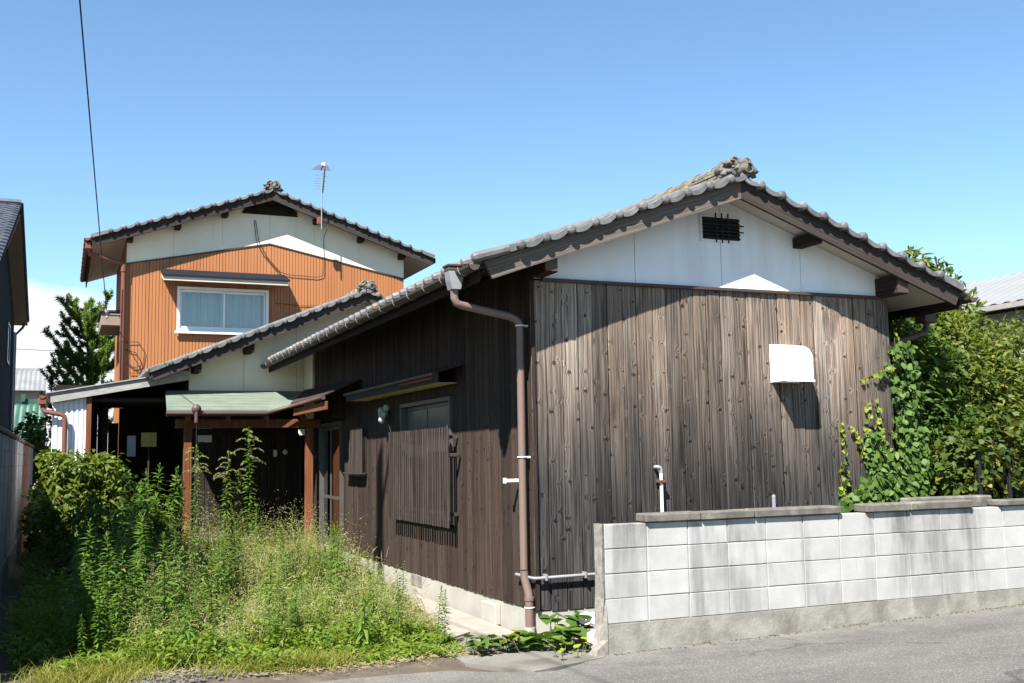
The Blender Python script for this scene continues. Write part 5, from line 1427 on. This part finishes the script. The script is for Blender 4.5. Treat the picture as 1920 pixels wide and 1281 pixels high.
# ---- tall weeds, each a plant of its own
def weed_meshes(h, n, L, top, droop=.25, seed=0):
    global RNG
    keep = RNG; RNG = np.random.default_rng(seed)
    ben = RNG.uniform(-.05, .05, 2)
    path = lambda t: np.stack([ben[0]*h*t**2, ben[1]*h*t**2, h*t], -1)
    stem = MB().tube([path(np.array(t)) for t in np.linspace(0, 1, 7)], .0065, 5, r2=.0022).mesh('stem', L_stem, True)
    t = np.linspace(.05, .985, n); P = path(t)
    az = np.arange(n)*2.4 + RNG.normal(0, .25, n)
    el = .15 + 1.15*np.clip((t-.80)/.2, 0, 1)**1.3 + RNG.normal(0, .15, n)
    D = np.stack([np.cos(az)*np.cos(el), np.sin(az)*np.cos(el), np.sin(el)], 1)
    N = np.tile([[0, 0, 1.0]], (n, 1)) + RNG.normal(0, .2, (n, 3))
    ll = L*(1-.55*np.clip((t-.6)/.4, 0, 1))*RNG.uniform(.75, 1.15, n)*np.clip(t/.3, .5, 1)
    v, f = leaf_geo(P, D, N, ll, ll*.11 + .0015, .25, droop)
    parts = [stem, np_mesh('foliage', v, f, L_weed)]
    if top:
        # nodding sprays of small buds at the head
        PP, DD = [], []
        for k in range(16):
            tt = RNG.uniform(.74, 1.0); a = RNG.uniform(0, 6.28); l = .20*h*.5*(1.15-tt)*4*.55+.05
            for u in np.linspace(.2, 1, 14):
                PP.append(path(np.array(tt)) + np.array([np.cos(a)*l*u, np.sin(a)*l*u, l*(.75*u - .75*u*u)])); DD.append([np.cos(a), np.sin(a), .4-u])
        PP = np.repeat(np.array(PP), 4, 0); DD = unit(np.repeat(np.array(DD), 4, 0) + rand_dirs(len(PP))*.9)
        v, f = leaf_geo(PP, DD, rand_dirs(len(PP)), RNG.uniform(.012, .028, len(PP)), np.full(len(PP), .004), .1, .1)
        parts.append(np_mesh('flower_head', v, f, L_weedtop))
    RNG = keep
    return parts
WV = [weed_meshes(1.0, 92, .15, False, seed=i+1) for i in range(5)]
WT = [weed_meshes(1.9, 150, .13, True, seed=i+20) for i in range(3)]
WD = weed_meshes(.5, 44, .15, False, .75, seed=40)
def weed(ms, h0, x, y, h, label, group=None):
    r_ = thing('tall_weed', label, 'weed', (x, y, 0), group)
    m_ = T(x, y, 0) @ RZ(random.uniform(0, 6.28)) @ Matrix.Rotation(random.uniform(-.06, .06), 4, 'X') @ Matrix.Scale(h/h0, 4)
    for me in ms:
        o = place(me, me.name.split('.')[0], r_, m_)
        if me.name.startswith(('foliage', 'flower')): o['kind'] = 'stuff'
weed(WT[0], 1.9, 2.42, 15.0, 2.06, 'tallest of the flowering weeds standing before the porch door')
weed(WT[1], 1.9, 2.08, 15.0, 1.74, 'second tallest flowering weed before the porch door, with nodding heads')
weed(WT[2], 1.9, 1.72, 15.0, 1.84, 'flowering weed close to the right of the left porch post')
weed(WT[1], 1.9, 2.24, 15.1, 1.50, 'shortest flowering weed before the porch door, between two taller ones')
weed(WV[0], 1.0, 2.97, 8.72, .52, 'single upright weed at the edge of the concrete slab by the house foundation')
weed(WD, .5, 2.36, 8.75, .46, 'drooping-leaved weed at the front of the yard, below the slatted window')
weed(WD, .5, .96, 8.95, .40, 'drooping-leaved weed beside the gravel patch near the road')
GL = 'tall narrow-leaved dark green weed stem in the shaded middle of the yard'
GG = 'tall narrow-leaved weeds in the shaded part of the yard'
sp_ = [(.06, 9.4, .45), (.12, 9.5, .55), (.20, 9.35, .4), (.05, 9.8, .7), (.18, 10.0, .85), (.32, 9.4, .5), (.40, 10.0, 1.0), (.58, 10.6, 1.13), (.10, 9.62, .40), (.16, 9.70, .52), (.28, 9.75, .76), (.22, 9.9, .84), (.36, 9.8, .72), (.45, 9.65, .62), (.55, 9.7, .6), (.80, 11.0, .86), (.62, 10.1, .82), (.50, 10.4, .98),
       (.70, 10.4, .92), (.33, 9.6, .58), (.24, 9.55, .45), (.48, 10.0, .88), (.30, 10.2, .92), (.66, 9.75, .58), (.40, 9.45, .40), (.92, 10.3, .72), (1.45, 10.9, .80), (1.52, 11.2, .86), (1.38, 11.3, .82), (1.2, 10.5, .62),
       (1.08, 15.6, 1.50), (1.20, 15.5, 1.56), (1.34, 15.4, 1.52), (1.45, 15.6, 1.40), (1.55, 15.5, 1.30), (1.0, 15.2, 1.35), (1.15, 14.8, 1.2), (1.38, 14.9, 1.15)]
for i in range(30):
    sp_.append((random.uniform(.1, 1.35), random.uniform(10.8, 15.0), random.uniform(.6, 1.15)))
for i in range(22): sp_.append((random.uniform(.8, 3.0), random.uniform(9.6, 15.8), random.uniform(.63, 1.0)))
for i in range(80): sp_.append((random.uniform(.6, 3.1), random.uniform(8.8, 13), random.uniform(.28, .6)))
for i, (x, y, h) in enumerate(sp_):
    if y > 14.7: l_, g_ = 'tall yellowish-topped weed in front of the dark shed opening, left of the porch', 'tall weeds before the shed opening'
    elif i < 30: l_, g_ = 'sunlit leafy weed in the dense clump beside the shaded yard wall', 'leafy weeds clumped beside the yard wall'
    elif h < .62: l_, g_ = 'short leafy weed stem standing in the sunlit grass of the yard', 'short leafy weeds in the sunlit grass'
    elif x > 1.36 or i > 70: l_, g_ = 'mid-height leafy weed rising out of the pale grass in the middle of the yard', 'mid-height weeds in the middle of the yard'
    else: l_, g_ = GL, GG
    weed(WV[i % 5], 1.0, x, y, h, l_, g_)

# ---- grass and ground cover of the yard
def xr_(y): return np.interp(y, [8.2, 8.6, 10.5, 12, 14, 16.8], [3.08, 3.14, 3.42, 3.62, 3.8, 3.8])
def yf_(x): return np.interp(x, [-.5, -.1, .05, .5, 1.0, 1.5, 2.2, 3.1], [9.5, 9.3, 8.7, 8.75, 8.72, 8.30, 8.25, 8.40])
def hh_(y): return np.interp(y, [8.3, 9.0, 10, 11.5, 13, 15, 16.8], [.12, .23, .34, .44, .54, .66, .70])
def scatter(n, y0, y1, p=1.4, xl=-.35):
    y = y0 + (y1-y0)*RNG.random(n)**p
    x = xl + (xr_(y)-xl)*RNG.random(n)
    k = y > yf_(x) + RNG.normal(0, .05, n)
    x, y = x[k], y[k]
    return np.stack([x, y, np.zeros(len(x))], 1)
def lump(P):   # uneven growth: tall tufts and thin spots
    x, y = P[:, 0], P[:, 1]
    f = np.sin(x*2.9+y*1.3+.7)+np.sin(y*2.3-x*1.7+2.1)+.8*np.sin(x*5.3+y*3.1)+.8*np.cos(y*5.9-x*3.7)+.6*np.sin(x*11+y*7)
    return np.clip(.72+.24*f, .18, 1.5)
def clumpy(P, f=2.2, th=.0):
    return (np.sin(P[:, 0]*f*1.7+P[:, 1]*1.1)+np.cos(P[:, 1]*f*1.3-P[:, 0]*2.3)+RNG.normal(0, .7, len(P))) > th
def edge(P):   # shorter towards the right border and road
    return np.clip((xr_(P[:, 1])-P[:, 0])/.6, .12, 1)
# blades
P = scatter(50000, 8.2, 16.8, 1.7)
P = P[RNG.random(len(P)) < np.clip(lump(P)*.9, .15, 1)]
n = len(P)
H = hh_(P[:, 1])*RNG.uniform(.3, 1.05, n)*edge(P)*lump(P)
v, f = blade_geo(P, H, np.stack([RNG.uniform(0, 6.28, n), RNG.uniform(0, .6, n)], 1), RNG.uniform(.005, .013, n), RNG.uniform(.1, .9, n))
tag(place(np_mesh('grass', v, f, L_grass), 'grass'), 'fresh green grass filling the overgrown yard', 'grass', kind='stuff')
# small-leaved undergrowth: stems with rosettes
P = scatter(5200, 8.3, 16.8, 1.5)
n = len(P); H = hh_(P[:, 1])*RNG.uniform(.25, 1.15, n)*edge(P)*lump(P)
per = 9
Q = np.repeat(P, per, 0); hq = np.repeat(H, per)*RNG.uniform(.25, 1, n*per); Q = Q + np.stack([RNG.normal(0, .03, n*per), RNG.normal(0, .03, n*per), hq], 1)
a = RNG.uniform(0, 6.28, n*per); e_ = RNG.uniform(-.1, .9, n*per)
D = np.stack([np.cos(a)*np.cos(e_), np.sin(a)*np.cos(e_), np.sin(e_)], 1)
v1, f1 = leaf_geo(Q, D, np.tile([[0, 0, 1.0]], (n*per, 1)) + RNG.normal(0, .3, (n*per, 3)), RNG.uniform(.04, .11, n*per), RNG.uniform(.006, .016, n*per))
v2, f2 = blade_geo(P, H, np.stack([RNG.uniform(0, 6.28, n), RNG.uniform(0, .1, n)], 1), np.full(n, .006), np.full(n, .05))
v, f = join([(v1, f1), (v2, f2)])
tag(place(np_mesh('undergrowth', v, f, L_under), 'undergrowth'), 'small-leaved green undergrowth between the tall weeds', 'undergrowth', kind='stuff')
# pale seeding grass: fine stems with airy heads
P = scatter(4300, 9.3, 16.8, 1.05, .6); P = P[clumpy(P, 1.5, -.9)]
n = len(P); H = (hh_(P[:, 1]) + .10)*RNG.uniform(.5, 1.2, n)*np.clip(lump(P)+.2, .5, 1.3)*np.clip(edge(P)+.2, 0, 1)
lean = np.stack([RNG.uniform(0, 6.28, n), RNG.uniform(.05, .4, n)], 1)
v2, f2 = blade_geo(P, H, lean, np.full(n, .0042), np.full(n, .1))
per = 22; u = RNG.uniform(.35, 1.05, n*per)
Q = np.repeat(P, per, 0); hq = np.repeat(H, per)
az = np.repeat(lean[:, 0], per); am = np.repeat(lean[:, 1], per)
sprd = .22*hq*(1.2-u)
Q = Q + np.stack([np.cos(az)*am*hq*u, np.sin(az)*am*hq*u, hq*u*.97], 1) + RNG.normal(0, 1, (n*per, 3))*sprd[:, None]*np.array([[1, 1, .3]])
D = unit(rand_dirs(n*per)*.8 + np.array([[0, 0, .5]]))
v1, f1 = leaf_geo(Q, D, rand_dirs(n*per), RNG.uniform(.018, .05, n*per), RNG.uniform(.002, .0042, n*per), .1, .3)
v, f = join([(v1, f1), (v2, f2)])
tag(place(np_mesh('seeding_grass', v, f, L_pale), 'seeding_grass'), 'pale airy seeding grass over the middle of the yard', 'grass', kind='stuff')
# yellowish tuft grass near the road at the left
n = 2600
P = np.stack([RNG.normal(.22, .20, n), RNG.normal(8.75, .17, n), np.zeros(n)], 1)
P3 = np.stack([RNG.uniform(.3, 1.6, n//3), RNG.uniform(8.25, 9.0, n//3), np.zeros(n//3)], 1); P3 = P3[clumpy(P3, 6, .5)]; P = np.concatenate([P, P3])
P2 = np.stack([RNG.normal(1.75, .25, n//2), RNG.normal(8.35, .07, n//2), np.zeros(n//2)], 1); P = np.concatenate([P, P2]); n = len(P)
v, f = blade_geo(P, RNG.uniform(.06, .20, n), np.stack([RNG.uniform(0, 6.28, n), RNG.uniform(.1, .8, n)], 1), RNG.uniform(.004, .007, n), RNG.uniform(.2, .9, n))
tag(place(np_mesh('yellow_grass', v, f, L_grassy), 'yellow_grass'), 'yellowish grass tufts at the roadside edge of the yard', 'grass', kind='stuff')
# dry straw and litter
n = 1500
P = np.stack([RNG.uniform(.2, 3.3, n), np.zeros(n), np.full(n, .025)], 1); P[:, 1] = yf_(P[:, 0]) + RNG.normal(0, .12, n)
v1, f1 = leaf_geo(P, unit(np.stack([RNG.normal(0, 1, n), RNG.normal(0, 1, n), RNG.uniform(0, .35, n)], 1)), np.tile([[0, 0, 1.0]], (n, 1)), RNG.uniform(.03, .10, n), RNG.uniform(.0012, .0025, n), .1, .05)
P = scatter(1800, 9.5, 15, 1.0, .3); n = len(P); P[:, 2] = hh_(P[:, 1])*RNG.uniform(.2, .9, n)
v2, f2 = leaf_geo(P, unit(RNG.normal(0, 1, (n, 3))), rand_dirs(n), RNG.uniform(.08, .22, n), RNG.uniform(.0012, .0025, n), .1, .1)
v, f = join([(v1, f1), (v2, f2)])
tag(place(np_mesh('dry_straw', v, f, L_dry), 'dry_straw'), 'dry straw litter along the roadside edge of the yard', 'straw', kind='stuff')
# gravel patch
gm = MB()
for i in range(700):
    x = random.uniform(.40, 1.5); y = random.uniform(8.2, 9.0); s = random.uniform(.005, .019)
    gm.ball((x, y, s*.4+.012), s, 6, 4, (1, random.uniform(.7, 1.2), .65), .25)
tag(gm.part('gravel', surf('gravel_stone', (.20, .19, .185), (.075, .07, .068), (20, 20, 20), rough=.95)), 'loose grey gravel beside the road', 'gravel', kind='stuff')
gm = MB()
for i in range(420):
    x = random.uniform(4.1, 10.5); y = 7.775 - abs(random.gauss(0, .05)); s_ = random.uniform(.003, .010)
    gm.ball((x, y, road_z(x)+s_*.3), s_, 5, 3, (1.2, 1, .6), .25)
tag(gm.part('wall_foot_grit', M_soil), 'dirt and small grit gathered along the foot of the street wall', 'grit', kind='stuff')
# weeds along the foot of the street wall
n = 120
P = np.stack([RNG.choice([8.75, 9.15, 5.0, 6.6], n)+RNG.normal(0, .05, n), np.full(n, 7.765) + RNG.normal(0, .012, n), np.zeros(n)], 1)
P[:, 2] = np.array([road_z(x) for x in P[:, 0]])
v, f = blade_geo(P, RNG.uniform(.02, .08, n)*np.where(P[:, 0] > 8, 1.4, .4), np.stack([RNG.uniform(3.6, 5.8, n), RNG.uniform(0, .6, n)], 1), RNG.uniform(.004, .007, n), RNG.uniform(.2, .9, n))
tag(place(np_mesh('wall_foot_grass', v, f, L_grass), 'wall_foot_grass'), 'tiny grass tufts along the foot of the street wall', 'grass', kind='stuff')
